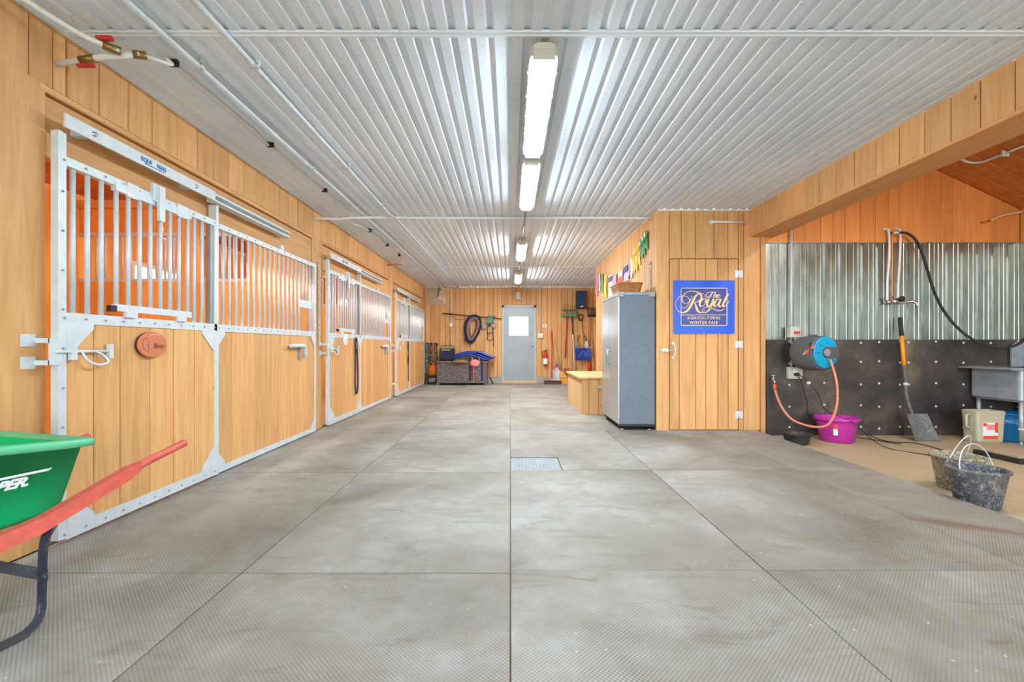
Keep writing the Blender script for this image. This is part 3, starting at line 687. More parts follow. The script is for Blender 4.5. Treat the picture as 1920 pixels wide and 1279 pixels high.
    MB().prism([(xt, 2.118), (xt - 0.07, 2.118), (xt - 0.07, 2.18), (xt, 2.18), (xt, 2.165), (xt - 0.05, 2.165), (xt - 0.05, 2.133), (xt, 2.133)], 'y', y1 - 0.06, y1 + 1.12).build('rail', 'galv', t)
    for yy in (y1 + 0.5, y1 + 1.05): MB().box(XL - 0.012, xt - 0.07, yy, yy + 0.04, 2.13, 2.17).build('rail_bracket', 'galv', t)
    for yy in (y0 + 0.17, y1 - 0.27): MB().lathe([(0, 0.012), (0.01, 0.011), (0.014, 0.003), (0.016, 0)], (xt, yy, 2.158), 'x', 10).build('bolt', 'chrome', t)
    if k == 0:
        # lettering in blue, worn gap between the words
        text('EQUI', t, 'print_blue', (xt + 0.001, 2.771, 2.148), (0, 1, 0), (0, 0, 1), 0.036, bold=0.0012)
        text('NAD', t, 'print_blue', (xt + 0.001, 2.895, 2.148), (0, 1, 0), (0, 0, 1), 0.036, bold=0.0012)
        MB().box(xt, xt + 0.0012, 2.80, 2.965, 2.136, 2.141).build('underline', 'print_blue', t)
    elif k == 1:
        text('EQUI', t, 'print_blue', (xt + 0.001, y0 + 0.40, 2.146), (0, 1, 0), (0, 0, 1), 0.036, bold=0.0012)
        text('NAD', t, 'print_blue', (xt + 0.001, y0 + 0.524, 2.146), (0, 1, 0), (0, 0, 1), 0.036, bold=0.0012)
    tag(MB().box(XL - 0.02, XL + 0.014, y1 + 1.1, y1 + 1.17, 2.0, 2.045).build('header_clip', 'galv'), ['small galvanised clip on the header board over the bent feeder lever', 'small galvanised clip on the header board of the middle stall panel', 'small galvanised clip on the header board by the corner of halters'][k], 'clip', 'header clips')

# plaques and discs on the doors
xq = XD
pq = thing('name_plaque', 'oval terracotta plaque carved with Bess and a horse head', 'plaque', (xq, 2.875, 1.02))
n = 32
def oval(x, a, b_): return [(x, 2.875 + a * math.cos(2 * PI * i / n), 1.021 + b_ * math.sin(2 * PI * i / n)) for i in range(n)]
MB().loft([oval(xq - 0.006, 0.115, 0.08), oval(xq + 0.012, 0.117, 0.082)]).build('backing_board', 'wood_dark', pq)
MB().loft([oval(xq + 0.012, 0.117, 0.082), oval(xq + 0.02, 0.113, 0.078), oval(xq + 0.021, 0.11, 0.075)]).build('plaque_face', 'terracotta', pq)
text('Bess', pq, 'print_ink', (xq + 0.0215, 2.875, 1.0), (0, 1, 0), (0, 0.1, 1), 0.047, name='lettering')
hl = MB()
for pts in ([(2.80, 1.06), (2.822, 1.065), (2.828, 1.045), (2.845, 1.035), (2.842, 1.02), (2.825, 1.025)], [(2.80, 1.055), (2.79, 1.03), (2.795, 1.0), (2.815, 0.985)], [(2.83, 1.02), (2.84, 0.995), (2.825, 0.975)]):
    hl.tube([(xq + 0.021, y, z) for y, z in pts], 0.0014, 5)
stuff(hl.build('horse_outline', 'print_ink', pq))
dt = MB()
for i in range(7): dt.lathe([(0, 0.002), (0.003, 0)], (xq + 0.021, 2.85 + i * 0.013, 1.088 - 0.0008 * (i - 3) ** 2), 'x', 6)
stuff(dt.build('white_dots', 'white_print', pq))
for k, (yy, lab) in enumerate(((6.285, 'round white disc on the stall door with the hanging dark strap'), (9.66, 'round pale disc on the stall door with the looped lead rope'))):
    dk = thing('name_disc', lab, 'disc', (xq, yy, 1.1), group='round discs on stall doors')
    MB().lathe([(0, 0.014), (0.07, 0.014), (0.078, 0.010), (0.08, 0)], (xq - 0.006, yy, 1.10), 'x', 28).build('disc', 'white' if k == 0 else 'offwhite', dk)
    MB().lathe([(0, 0.018), (0.012, 0.017), (0.014, 0.013)], (xq - 0.006, yy, 1.10), 'x', 12).build('centre_boss', 'grey', dk)
# lead straps
a = thing('lead_strap', 'dark blue lead strap hanging in a long loop on the disc door', 'lead rope', (XD, 6.66, 1.12))
MB().tube(smoothpath([(XD + 0.02, 6.635, 1.0), (XD + 0.02, 6.62, 0.75), (XD + 0.022, 6.61, 0.45), (XD + 0.022, 6.655, 0.32), (XD + 0.022, 6.72, 0.42), (XD + 0.02, 6.72, 0.75), (XD + 0.02, 6.69, 1.0), (XD + 0.02, 6.68, 1.11), (XD + 0.02, 6.655, 1.135), (XD + 0.02, 6.63, 1.10)], 6, True), 0.012, 8, True).build('strap', 'lead', a)
MB().tube(smoothpath([(XD + 0.018, 6.64, 1.12), (XD + 0.022, 6.66, 0.98), (XD + 0.018, 6.68, 1.12)], 6, True), 0.007, 6, True).build('snap_hook', 'galv_dark', a)
a = thing('lead_rope', 'slim dark lead rope knotted in a loop on the last stall door', 'lead rope', (XD, 10.06, 1.12))
MB().tube(smoothpath([(XD + 0.02, 10.02, 1.09), (XD + 0.02, 10.0, 0.98), (XD + 0.02, 10.06, 0.87), (XD + 0.02, 10.0, 0.72), (XD + 0.02, 10.03, 0.62), (XD + 0.025, 10.07, 0.66), (XD + 0.02, 10.09, 0.8), (XD + 0.025, 10.04, 0.9), (XD + 0.02, 10.1, 0.99), (XD + 0.02, 10.08, 1.1), (XD + 0.02, 10.05, 1.125)], 6, True), 0.010, 8, True).build('coil', 'lead', a)
MB().tube(smoothpath([(XD + 0.022, 10.06, 0.66), (XD + 0.02, 10.07, 0.45), (XD + 0.02, 10.06, 0.25)]), 0.009, 8).build('tail', 'lead', a)
# hanging chains
def chain(label, x, y, z0, z1, mat):
    ch = thing('hanging_chain', label, 'chain', (x, y, z0), group='hanging chains')
    MB().lathe([(0, 0.02), (0.016, 0.018), (0.02, 0)], (x - 0.018, y, z1 + 0.01), 'x', 10).build('eye_bolt', 'galv', ch)
    proto = []
    for q in range(2):
        pts = [(x + (0.011 * math.cos(t) if q == 0 else 0), y + (0 if q == 0 else 0.013 * math.cos(t)), z1 + 0.022 * math.sin(t)) for t in [2 * PI * i / 12 for i in range(12)]]
        proto.append(MB().tube(pts, 0.0055, 6, True).build('link', mat, ch))
    n = int((z1 - z0) / 0.03)
    for i in range(2, n): copy_to(proto[i % 2], ch, (0.0, 0, -0.03 * i))
chain('grey chain hanging from a bolt on the post between the first two stalls', XL + 0.016, 5.55, 0.98, 2.05, 'rope')
chain('pale chain hanging on the plank wall above the steel cabinet', XR - 0.017, 5.75, 1.70, 2.06, 'rope')

# ================================================================ CEILING FIXTURES
def lamp(label, y0, L, mat, z=H - 0.03, x=0.18, ztop=H + 0.01, grp='sealed strip lights along the aisle ceiling'):
    t = thing('strip_light', label, 'light', (x, y0 + L / 2, z), group=grp)
    def ring(y, s, zt, zb): return [(x - 0.062 * s, y, zt), (x - 0.066 * s, y, zt - (zt - zb) * .45), (x - 0.05 * s, y, zt - (zt - zb) * .85), (x - 0.02 * s, y, zb), (x + 0.02 * s, y, zb), (x + 0.05 * s, y, zt - (zt - zb) * .85), (x + 0.066 * s, y, zt - (zt - zb) * .45), (x + 0.062 * s, y, zt)]
    zt = z - 0.045
    MB().loft([ring(y0 + 0.012, 0.7, zt, zt - 0.04), ring(y0 + 0.03, 0.92, zt, zt - 0.055), ring(y0 + 0.08, 1, zt, zt - 0.06), ring(y0 + L - 0.08, 1, zt, zt - 0.06), ring(y0 + L - 0.03, 0.92, zt, zt - 0.055), ring(y0 + L - 0.012, 0.7, zt, zt - 0.04)]).build('diffuser', mat, t)
    def r2(y, s): return [(x - 0.078 * s, y, zt - 0.024), (x - 0.072 * s, y, z - 0.01), (x - 0.045 * s, y, z + 0.0), (x + 0.045 * s, y, z + 0.0), (x + 0.072 * s, y, z - 0.01), (x + 0.078 * s, y, zt - 0.024), (x + 0.069 * s, y, zt - 0.024), (x + 0.069 * s, y, zt + 0.001), (x - 0.069 * s, y, zt + 0.001), (x - 0.069 * s, y, zt - 0.024)]
    MB().loft([r2(y0, 0.75), r2(y0 + 0.02, 0.95), r2(y0 + 0.08, 1), r2(y0 + L - 0.08, 1), r2(y0 + L - 0.02, 0.95), r2(y0 + L, 0.75)]).build('housing', 'offwhite', t)
    for ya, yb_ in ((y0 - 0.004, y0 + 0.010), (y0 + L - 0.010, y0 + L + 0.004)): MB().box(x - 0.06, x + 0.06, ya, yb_, zt - 0.046, zt + 0.012, 0.004).build('end_cap', 'offwhite', t)
    clip0 = MB().box(x - 0.084, x - 0.072, y0 + 0.15, y0 + 0.175, zt - 0.022, zt + 0.022).build('clip', 'galv', t)
    for i in range(1, 5): copy_to(clip0, t, (0, i * (L - 0.3) / 4, 0))
    clip1 = MB().box(x + 0.072, x + 0.084, y0 + 0.15, y0 + 0.175, zt - 0.022, zt + 0.022).build('clip', 'galv', t)
    for i in range(1, 5): copy_to(clip1, t, (0, i * (L - 0.3) / 4, 0))
    MB().box(x - 0.02, x + 0.02, y0 + 0.2, y0 + 0.24, z, ztop).box(x - 0.02, x + 0.02, y0 + L - 0.24, y0 + L - 0.2, z, ztop).build('hanger', 'galv', t)
lamp('sealed strip light just past the first ceiling seam', 2.42, 1.27, 'tube_cool')
lamp('sealed strip light ending short of the pipe that crosses the ceiling', 3.84, 1.27, 'tube_cool')
lamp('warm strip light between the crossing pipe and the third ceiling seam', 6.85, 1.27, 'tube_warm')
lamp('warm strip light over the end of the aisle before the steel door', 9.75, 1.27, 'tube_warm')
lamp('added unseen strip light behind the camera', -1.9, 1.27, 'tube_cool')  # lamp added out of view to even the aisle light
for k, lab in enumerate(('added unseen strip light brightening the Bess stall', 'added unseen strip light brightening the middle stall', 'added unseen strip light brightening the last stall')):
    lamp(lab, YD + 0.95 + PITCH * k, 1.27, 'tube_stall', 3.0, XL - 0.42, 3.36, 'added stall fill lights')  # lamps added out of sight to brighten the stall interiors
lamp('strip light under the wash bay roof behind the beam', 2.6, 1.27, 'tube_stall', 2.99, 3.95, 3.09, 'wash bay light')
def conduit(label, pts, r, mat, name='conduit', cat='conduit', group=None, clips=(), cdir=None):
    t = thing(name, label, cat, pts[0], group=group)
    MB().tube(pts, r, 10).build('pipe', mat, t)
    for p in clips:
        MB().box(p[0] - r - 0.014, p[0] + r + 0.014, p[1] - 0.012, p[1] + 0.012, p[2] - r - 0.003, p[2] + r * 0.4).box(p[0] + r + 0.004, p[0] + r + 0.02, p[1] - 0.012, p[1] + 0.012, p[2], H + 0.005).build('strap_clip', 'galv', t)
    return t
conduit('grey conduit joining the second and third strip lights', [(0.18, 5.11, H - 0.055), (0.18, 6.85, H - 0.055)], 0.011, 'galv_dark', group='lamp conduits')
conduit('grey conduit joining the two warm strip lights', [(0.18, 8.12, H - 0.055), (0.18, 9.75, H - 0.055)], 0.011, 'galv_dark', group='lamp conduits')
conduit('short grey conduit joining the two cool strip lights', [(0.18, 3.69, H - 0.055), (0.18, 3.84, H - 0.055)], 0.011, 'galv_dark', group='lamp conduits')
conduit('thick galvanised pipe along the ceiling nearest the stall wall', [(-1.80, Y0, H - 0.03), (-1.80, YB - 0.02, H - 0.03)], 0.019, 'galv', 'ceiling_pipe', 'pipe', 'ceiling pipes', [(-1.80, y, H - 0.03) for y in (2.62, 4.1, 5.3, 7.0, 9.0, 11.0)])
conduit('galvanised pipe along the ceiling on the aisle side of the thicker one', [(-1.48, Y0, H - 0.027), (-1.48, 5.55, H - 0.027), (-1.44, 5.75, H - 0.027), (-1.44, YB - 0.02, H - 0.027)], 0.016, 'galv', 'ceiling_pipe', 'pipe', 'ceiling pipes', [(-1.48, y, H - 0.027) for y in (2.62, 4.1, 5.2)])
# white water line: drop with valves, run, crossing pipe
wp = thing('water_line', 'white water line with red lever valves running beside the stall wall', 'pipe', (-2.33, 2.45, 2.5))
MB().tube(smoothpath([(-2.31, 1.6, 2.63), (-2.27, 1.9, 2.615), (-2.2, 2.13, 2.585), (-2.12, 2.27, 2.555), (-2.03, 2.36, 2.545)]), 0.014, 8).build('supply_hose', 'white_pipe', wp)
MB().tube([(XL, 2.36, 2.475), (-2.1, 2.38, 2.53), (-1.97, 2.42, 2.565)], 0.016, 8).build('branch_pipe', 'white_pipe', wp)
for p, q in (((-2.24, 2.37, 2.50), (-2.17, 2.375, 2.515)), ((-2.08, 2.32, 2.55), (-2.03, 2.37, 2.548)), ((-2.0, 2.41, 2.56), (-1.95, 2.44, 2.57))): MB().cyl(p, q, 0.021, 10).build('brass_fitting', 'brass', wp)
MB().box(-2.10, -2.02, 2.30, 2.32, 2.565, 2.585).build('valve_lever', 'red', wp)
MB().box(-2.24, -2.15, 2.345, 2.36, 2.455, 2.47).build('valve_lever', 'red', wp)
MB().tube(smoothpath([(-1.97, 2.42, 2.565), (-1.90, 2.55, 2.59), (-1.94, 2.62, 2.635), (-1.94, 3.4, 2.643), (-1.95, 3.65, 2.635), (-1.96, 4.3, 2.645), (-1.95, 4.8, 2.645), (-1.93, 5.35, 2.64), (-1.90, 5.545, 2.60)]), 0.010, 8).build('run_pipe', 'white_pipe', wp)
for yy in (2.62, 3.68, 4.75): MB().box(-1.965, -1.915, yy - 0.012, yy + 0.012, 2.625, H + 0.005).build('pipe_clip', 'black', wp)
conduit('white pipe crossing the ceiling wall to wall at the second seam', smoothpath([(XL, 5.45, 2.545), (-2.1, 5.5, 2.555), (-1.9, 5.56, 2.585), (-1.5, 5.70, 2.63), (-1.2, 5.73, 2.632), (0, 5.73, 2.63), (1.0, 5.73, 2.632), (XR, 5.72, 2.625)]), 0.016, 'white_pipe', 'crossing_pipe', 'pipe')
wq = thing('branch_water_line', 'small white water branch with brass tees over the far stalls', 'pipe', (-2.3, 8.6, 2.6))
MB().tube(smoothpath([(-2.0, 5.75, 2.57), (-1.98, 6.3, 2.63), (-1.98, 7.2, 2.645), (-2.0, 8.2, 2.645), (-2.02, 8.5, 2.62), (-2.1, 8.62, 2.57)]), 0.010, 8).build('run_pipe', 'white_pipe', wq)
MB().tube([(XL, 8.65, 2.56), (-2.05, 8.6, 2.565)], 0.012, 8).build('branch_pipe', 'copper', wq)
for yy in (6.4, 7.3, 8.1): MB().box(-2.0, -1.955, yy - 0.014, yy + 0.014, 2.62, H + 0.005).build('pipe_clip', 'black', wq)

# ================================================================ BACK WALL
YW = YB
def bx(u): return (u - 957) / 68.02
def bz(v): return 1.01 + (650 - v) / 68.02
tg = thing('plastic_bag', 'clear plastic bag taped over a fan opening under the ceiling', 'bag', (-2.06, YW, 2.16))
b = MB(); N = 9
vs = []
for i in range(N):
    for j in range(N):
        e = min(i, j, N - 1 - i, N - 1 - j)
        vs.append((-2.32 + 0.54 * i / (N - 1), YW - 0.01 - min(e, 2) * 0.03 + (R.uniform(-.015, .015) if e else 0), 2.16 + 0.46 * j / (N - 1)))
b.add(vs, [(i * N + j, (i + 1) * N + j, (i + 1) * N + j + 1, i * N + j + 1) for i in range(N - 1) for j in range(N - 1)], False).build('film', 'film', tg)
MB().lathe([(0, -0.02), (0.05, -0.02), (0.06, 0.0)], (-2.08, YW - 0.004, 2.38), 'y', 12).build('fan_hub', 'grey', tg)
jb = thing('junction_box', 'pale junction box with black cable at the end of the ceiling pipe', 'junction box', (-1.85, YW - .03, 2.6))
MB().box(-1.90, -1.78, YW - 0.06, YW, 2.575, 2.64, 0.006).build('box', 'offwhite', jb)
MB().tube(smoothpath([(-1.93, YW - 0.05, 2.62), (-1.97, YW - 0.055, 2.58), (-1.97, YW - 0.11, 2.48), (-1.99, YW - 0.1, 2.38)]), 0.012, 8).build('cable', 'black', jb)
cb = thing('switch_conduit', 'white conduit dropping to a switch box above the radio', 'conduit', (bx(846), YW - .02, 1.0))
MB().tube([(-1.78, YW - 0.02, 2.60), (bx(846) - 0.04, YW - 0.02, 2.60), (bx(846), YW - 0.02, 2.57), (bx(846), YW - 0.02, 0.9)], 0.012, 8).build('pipe', 'white_pipe', cb)
MB().box(bx(846) - 0.04, bx(846) + 0.04, YW - 0.05, YW, bz(609) - 0.055, bz(609) + 0.055, 0.006).build('switch_box', 'white', cb)
cb = thing('light_switch_conduit', 'grey conduit running from the sensor light to a switch beside the steel door', 'conduit', (bx(1013), YW - .02, 1.3))
MB().tube([(0.1, YW - 0.018, bz(541.5)), (bx(1013) - 0.04, YW - 0.018, bz(541.5)), (bx(1013), YW - 0.018, bz(544)), (bx(1013), YW - 0.018, 1.36)], 0.011, 8).build('pipe', 'galv', cb)
MB().box(bx(1008), bx(1018), YW - 0.05, YW, bz(634), bz(625), 0.006).build('switch_box', 'galv', cb)
MB().box(bx(1013) - 0.008, bx(1013) + 0.008, YW - 0.065, YW - 0.05, bz(630), bz(628)).build('toggle', 'white', cb)
th = thing('thermostat', 'small white thermostat on the planks right of the steel door', 'thermostat', (bx(1021), YW, bz(615)))
MB().box(bx(1016.5), bx(1026), YW - 0.03, YW, bz(614.5), bz(608.5), 0.008).build('case', 'white', th)
MB().box(bx(1019), bx(1023), YW - 0.032, YW - 0.029, bz(612.5), bz(610)).build('display', 'grey', th)
sl = thing('sensor_light', 'beige wall lamp with sensor above the steel door', 'light', (bx(971), YW, bz(563)))
MB().box(bx(968), bx(975), YW - 0.06, YW, bz(548), bz(541), 0.008).build('base', 'straw', sl)
MB().loft([[(bx(968), YW - 0.02, bz(548)), (bx(975), YW - 0.02, bz(548)), (bx(975), YW - 0.09, bz(548)), (bx(968), YW - 0.09, bz(548))], [(bx(966.5), YW - 0.02, bz(562.5)), (bx(976.5), YW - 0.02, bz(562.5)), (bx(976.5), YW - 0.12, bz(562.5)), (bx(966.5), YW - 0.12, bz(562.5))]]).build('hood', 'offwhite', sl)

# harness rail, collar, bridle
hr = thing('harness_rail', 'long dark iron rail sloping across the back wall planks', 'rail', (-1.0, YW - 0.06, 1.8))
P0, P1 = Vector((bx(831), YW - 0.07, bz(588))), Vector((bx(941), YW - 0.07, bz(598)))
MB().tube([P0, P1], 0.013, 8).build('rod', 'wood_dark', hr)
for s in (0.13, 0.6, 0.85):
    p = P0.lerp(P1, s); MB().box(p.x - 0.03, p.x + 0.03, YW - 0.075, YW, p.z - 0.02, p.z + 0.02).build('bracket', 'black', hr)
MB().tube(smoothpath([(bx(846), YW - 0.05, bz(590)), (bx(852), YW - 0.04, bz(596)), (bx(862), YW - 0.04, bz(600)), (bx(872), YW - 0.05, bz(598))]), 0.006, 6).build('wire', 'wood_dark', hr)
MB().box(bx(915), bx(929), YW - 0.09, YW - 0.05, bz(595), bz(592)).build('clamp', 'teal', hr)
hc = thing('horse_collar', 'dark leather horse collar with pale rim hung on the iron rail', 'horse collar', (bx(886), YW - 0.1, bz(644)))
def collar(w, hgt, cx, cz, y): return [(cx + w * math.sin(t) * (1 - 0.33 * (0.5 - 0.5 * math.cos(t))) , y, cz + hgt * math.cos(t)) for t in [2 * PI * i / 28 for i in range(28)]]
def collar_loop(cx, cz, w, h, y):
    pts = []
    for i in range(30):
        t = 2 * PI * i / 30; z = math.cos(t); x = math.sin(t) * (0.80 + 0.26 * z)
        pts.append((cx + w * x - 0.03 * z * 0 + (-0.05) * (-z), y, cz + h * z))
    return pts
MB().tube(collar_loop(bx(886), bz(617), 0.205, 0.33, YW - 0.08), 0.068, 8, True).build('outer_pad', 'navy', hc)
MB().tube(collar_loop(bx(886) + 0.01, bz(617), 0.165, 0.29, YW - 0.135), 0.034, 8, True).build('rim', 'leather_pale', hc)
MB().tube(smoothpath([(bx(880), YW - 0.1, bz(600)), (bx(879), YW - 0.13, bz(615)), (bx(882), YW - 0.12, bz(632))]), 0.025, 6).build('hanging_strap', 'leather', hc)
for i, (u, v) in enumerate(((878, 640), (882, 642), (886, 641), (874, 637), (889, 638))):
    MB().tube(smoothpath([(bx(u), YW - 0.1, bz(636)), (bx(u - 2), YW - 0.12, bz(v)), (bx(u + 2), YW - 0.11, bz(v + 3))]), 0.014, 6).build('buckle_strap', 'black', hc)
br_ = thing('bridle', 'driving bridle with grey blinkers hanging from the iron rail', 'bridle', (bx(918), YW - 0.06, bz(640)))
MB().loft([[(bx(912), YW - 0.03, bz(606)), (bx(926), YW - 0.03, bz(605)), (bx(926), YW - 0.12, bz(605)), (bx(912), YW - 0.12, bz(606))], [(bx(914), YW - 0.03, bz(596)), (bx(924), YW - 0.03, bz(596)), (bx(924), YW - 0.09, bz(596)), (bx(914), YW - 0.09, bz(596))]]).build('crown_pad', 'teal', br_)
for u, v in ((908.5, 613), (927, 611)): MB().lathe([(0, -0.012), (0.06, -0.01), (0.07, 0)], (bx(u), YW - 0.07, bz(v)), 'y', 14).build('blinker', 'grey', br_)
MB().lathe([(0, -0.012), (0.028, -0.01), (0.034, 0)], (bx(918), YW - 0.08, bz(610)), 'y', 12).build('brow_boss', 'navy', br_)
for pts in ([(913, 606), (914, 618), (915, 630), (914, 638)], [(925, 605), (924, 616), (925, 628), (926, 640), (926, 650)], [(913, 624), (919, 625), (925, 623)], [(915, 637), (919, 639), (924, 636)]):
    MB().tube(smoothpath([(bx(u), YW - 0.06, bz(v)) for u, v in pts]), 0.011, 6).build('cheek_strap', 'leather', br_)

# wicker chest with radio, saddle pads and tack on it
ch = thing('wicker_chest', 'brown woven storage chest standing against the back wall', 'chest', (-1.27, 12.17, 0))
cx0, cx1, cy0, cy1 = -1.92, -0.62, 11.9, 12.42
MB().box(cx0, cx1, cy0, cy1, 0.05, 0.56, 0.012).build('body', 'wicker', ch)
MB().box(cx0 - 0.015, cx1 + 0.015, cy0 - 0.015, cy1 + 0.015, 0.56, 0.635, 0.02).build('lid', 'wicker', ch)
for x in (cx0 + 0.02, cx1 - 0.02):
    for y in (cy0 + 0.02, cy1 - 0.02): MB().box(x - 0.045, x + 0.045, y - 0.03, y + 0.03, 0, 0.06).build('foot', 'dkgrey', ch)
for x in (cx0, cx1 - 0.06): MB().box(x, x + 0.06, cy0 - 0.006, cy0 + 0.01, 0.05, 0.56).build('corner_post', plain('wicker_post', lin(100, 90, 96), 0.6), ch)
rd = thing('radio', 'boxy black workshop radio with carry handle on the wicker chest', 'radio', (-1.66, 12.2, 0.635))
x0, x1 = -1.89, -1.50
MB().box(x0, x1, 12.1, 12.32, 0.637, 0.96, 0.018).build('case', 'black', rd)
MB().box(x0 + 0.02, x1 - 0.02, 12.092, 12.104, 0.66, 0.89).build('speaker_grille', 'navy', rd)
MB().lathe([(0, -0.006), (0.06, -0.008), (0.075, 0)], ((x0 + x1) / 2, 12.094, 0.77), 'y', 20).build('speaker_cone', 'black_rubber', rd)
MB().box(x0 + 0.05, x1 - 0.1, 12.094, 12.104, 0.905, 0.94).build('display', 'grey', rd)
MB().tube([(x0 + 0.02, 12.2, 0.94), (x0 + 0.03, 12.2, 1.02), (x0 + 0.06, 12.2, 1.035), (x1 - 0.06, 12.2, 1.035), (x1 - 0.03, 12.2, 1.02), (x1 - 0.02, 12.2, 0.94)], 0.011, 8).build('handle', 'dkgrey', rd)
def pad(label, zc, x0, x1, y0, y1, th, mat, drop, skew, grp):
    o = thing('saddle_pad', label, 'saddle pad', ((x0 + x1) / 2, (y0 + y1) / 2, zc), group=grp)
    nx, ny = 14, 5; top = []; bot = []
    for i in range(nx):
        for j in range(ny):
            s = i / (nx - 1); t = j / (ny - 1)
            z = zc + 0.10 * math.sin(PI * min(1, s * 1.15)) * 0.8 - drop * s ** 3 + R.uniform(-.004, .004)
            x = x0 + (x1 - x0) * s + skew * t; y = y0 + (y1 - y0) * t
            top.append((x, y, z + th)); bot.append((x, y, z))
    n = nx * ny; fs = []
    for i in range(nx - 1):
        for j in range(ny - 1):
            a = i * ny + j; fs += [(a, a + 1, a + ny + 1, a + ny), (n + a, n + a + ny, n + a + ny + 1, n + a + 1)]
    for i in range(nx - 1):
        a, b_ = i * ny, i * ny + ny - 1; fs += [(a, a + ny, n + a + ny, n + a), (b_, n + b_, n + b_ + ny, b_ + ny)]
    for j in range(ny - 1):
        a, b_ = j, (nx - 1) * ny + j; fs += [(a, n + a, n + a + 1, a + 1), (b_, b_ + 1, n + b_ + 1, n + b_)]
    MB().add(top + bot, fs, True).build('pad', mat, o)
    MB().tube([(x0 + (x1 - x0) * i / 13, y0, zc + th / 2 + 0.08 * math.sin(PI * min(1, i / 13 * 1.15)) - drop * (i / 13) ** 3) for i in range(14)], th * 0.55, 6).build('binding', 'blue', o)
M['pad_blue'] = plain('quilted_blue', lin(52, 84, 180), 0.8, 0, 0.12, 30)
M['pad_light'] = plain('quilted_pale_blue', lin(90, 125, 205), 0.8, 0, 0.12, 30)
pad('dark blue saddle pad at the bottom of the pile on the chest', 0.69, -1.50, -0.60, 11.93, 12.38, 0.05, 'blue', 0.05, 0.03, 'saddle pads on the chest')
pad('blue saddle pad in the middle of the pile on the chest', 0.75, -1.46, -0.52, 11.93, 12.38, 0.035, 'pad_blue', 0.08, 0.05, 'saddle pads on the chest')
pad('pale blue saddle pad lying on top of the pile on the chest', 0.80, -1.42, -0.44, 11.95, 12.40, 0.022, 'pad_light', 0.10, 0.06, 'saddle pads on the chest')
ds = thing('oval_dish', 'shallow oval tray of teal cloth on the front edge of the chest', 'tray', (-1.3, 11.87, 0.57))
MB().loft([[(-1.31 + a * math.cos(t), 11.86 + b_ * math.sin(t), z) for t in [2 * PI * i / 20 for i in range(20)]] for a, b_, z in ((0.17, 0.05, 0.575), (0.22, 0.075, 0.61), (0.225, 0.08, 0.635), (0.21, 0.07, 0.62), (0.1, 0.04, 0.61))], smooth=True).build('dish', 'tan', ds)
MB().loft([[(-1.31 + a * math.cos(t) * (1 + 0.1 * math.sin(3 * t)), 11.86 + b_ * math.sin(t), z) for t in [2 * PI * i / 16 for i in range(16)]] for a, b_, z in ((0.19, 0.06, 0.62), (0.17, 0.055, 0.655), (0.06, 0.02, 0.665))], smooth=True).build('cloth', 'teal', ds)
pb = thing('pink_bundle', 'round pink patterned bundle with cords hanging on the chest front', 'bundle', (-0.93, 11.86, 0.46))
MB().loft([[(-0.93 + 0.13 * s * math.cos(t), 11.86 + 0.03 * s2, 0.575 + 0.10 * s * math.sin(t)) for t in [2 * PI * i / 18 for i in range(18)]] for s, s2 in ((0.4, -1.3), (0.85, -1), (1, 0), (0.9, 0.7))], smooth=True).build('pouch', 'pink', pb)
for u, top, bot in ((-1.0, 0.62, 0.74), (-0.82, 0.62, 0.72)): MB().tube(smoothpath([(u, 11.84, top), (u + 0.01, 11.86, (top + bot) / 2), (u - 0.01, 11.9, bot)]), 0.006, 6).build('cord', 'white', pb)
for i, (x, m_, lab) in enumerate(((-1.05, 'navy', 'navy strap hanging down the wicker chest under the pink bundle'), (-0.97, 'tan', 'tan leather strap hanging down the wicker chest front'), (-0.74, 'navy', 'dark strap hanging at the right end of the wicker chest front'))):
    s = thing('girth_strap', lab, 'strap', (x, 11.87, 0.05), group='straps over the chest')
    MB().tube(smoothpath([(x + 0.02, 12.0, 0.65), (x, 11.875, 0.64), (x, 11.868, 0.5), (x + 0.005, 11.87, 0.3), (x, 11.872, 0.09)]), 0.022, 6, flat=0.3).build('strap', m_, s)
    MB().box(x - 0.02, x + 0.02, 11.86, 11.878, 0.075, 0.10).build('buckle', 'galv_dark', s)
s = thing('reins', 'brown leather rein dangling past the right end of the chest to the floor', 'rein', (-0.55, 12.1, 0.05))
MB().tube(smoothpath([(-0.62, 12.1, 0.64), (-0.57, 12.1, 0.5), (-0.55, 12.1, 0.3), (-0.52, 12.1, 0.15), (-0.47, 12.08, 0.03)]), 0.018, 6).build('strap', 'tan', s)
MB().tube(smoothpath([(-0.54, 12.1, 0.2), (-0.51, 12.09, 0.12), (-0.46, 12.07, 0.025)]), 0.021, 6).build('tip', 'black', s)

# corner: halters and leads on a peg rail, orange bag, tub
pr = thing('peg_rail', 'short iron peg rail in the corner holding halters', 'rail', (-2.2, YW - 0.1, 1.08))
MB().tube([(-2.34, YW - 0.12, 1.10), (-1.96, YW - 0.12, 1.08)], 0.012, 8).build('rod', 'wood_dark', pr)
MB().box(-2.33, -2.3, YW - 0.13, YW, 1.08, 1.12).box(-2.02, -1.99, YW - 0.13, YW, 1.06, 1.10).build('bracket', 'black', pr)
leads = [('rope', 'pale speckled cotton lead hanging over the peg rail corner', -2.32, .1, 0.75), ('navy', 'thick navy lead bundle hanging from the peg rail', -2.26, .13, 0.55), ('black', 'black strap halter hanging mid peg rail', -2.16, .11, 0.6), ('tan', 'tan leather halter hanging beside the black strap halter', -2.09, .1, 0.52), ('teal', 'green striped lead reaching nearly to the floor in the corner', -2.30, .17, 0.98), ('leather', 'dark brown bridle at the free end of the peg rail', -2.03, .11, 0.58)]
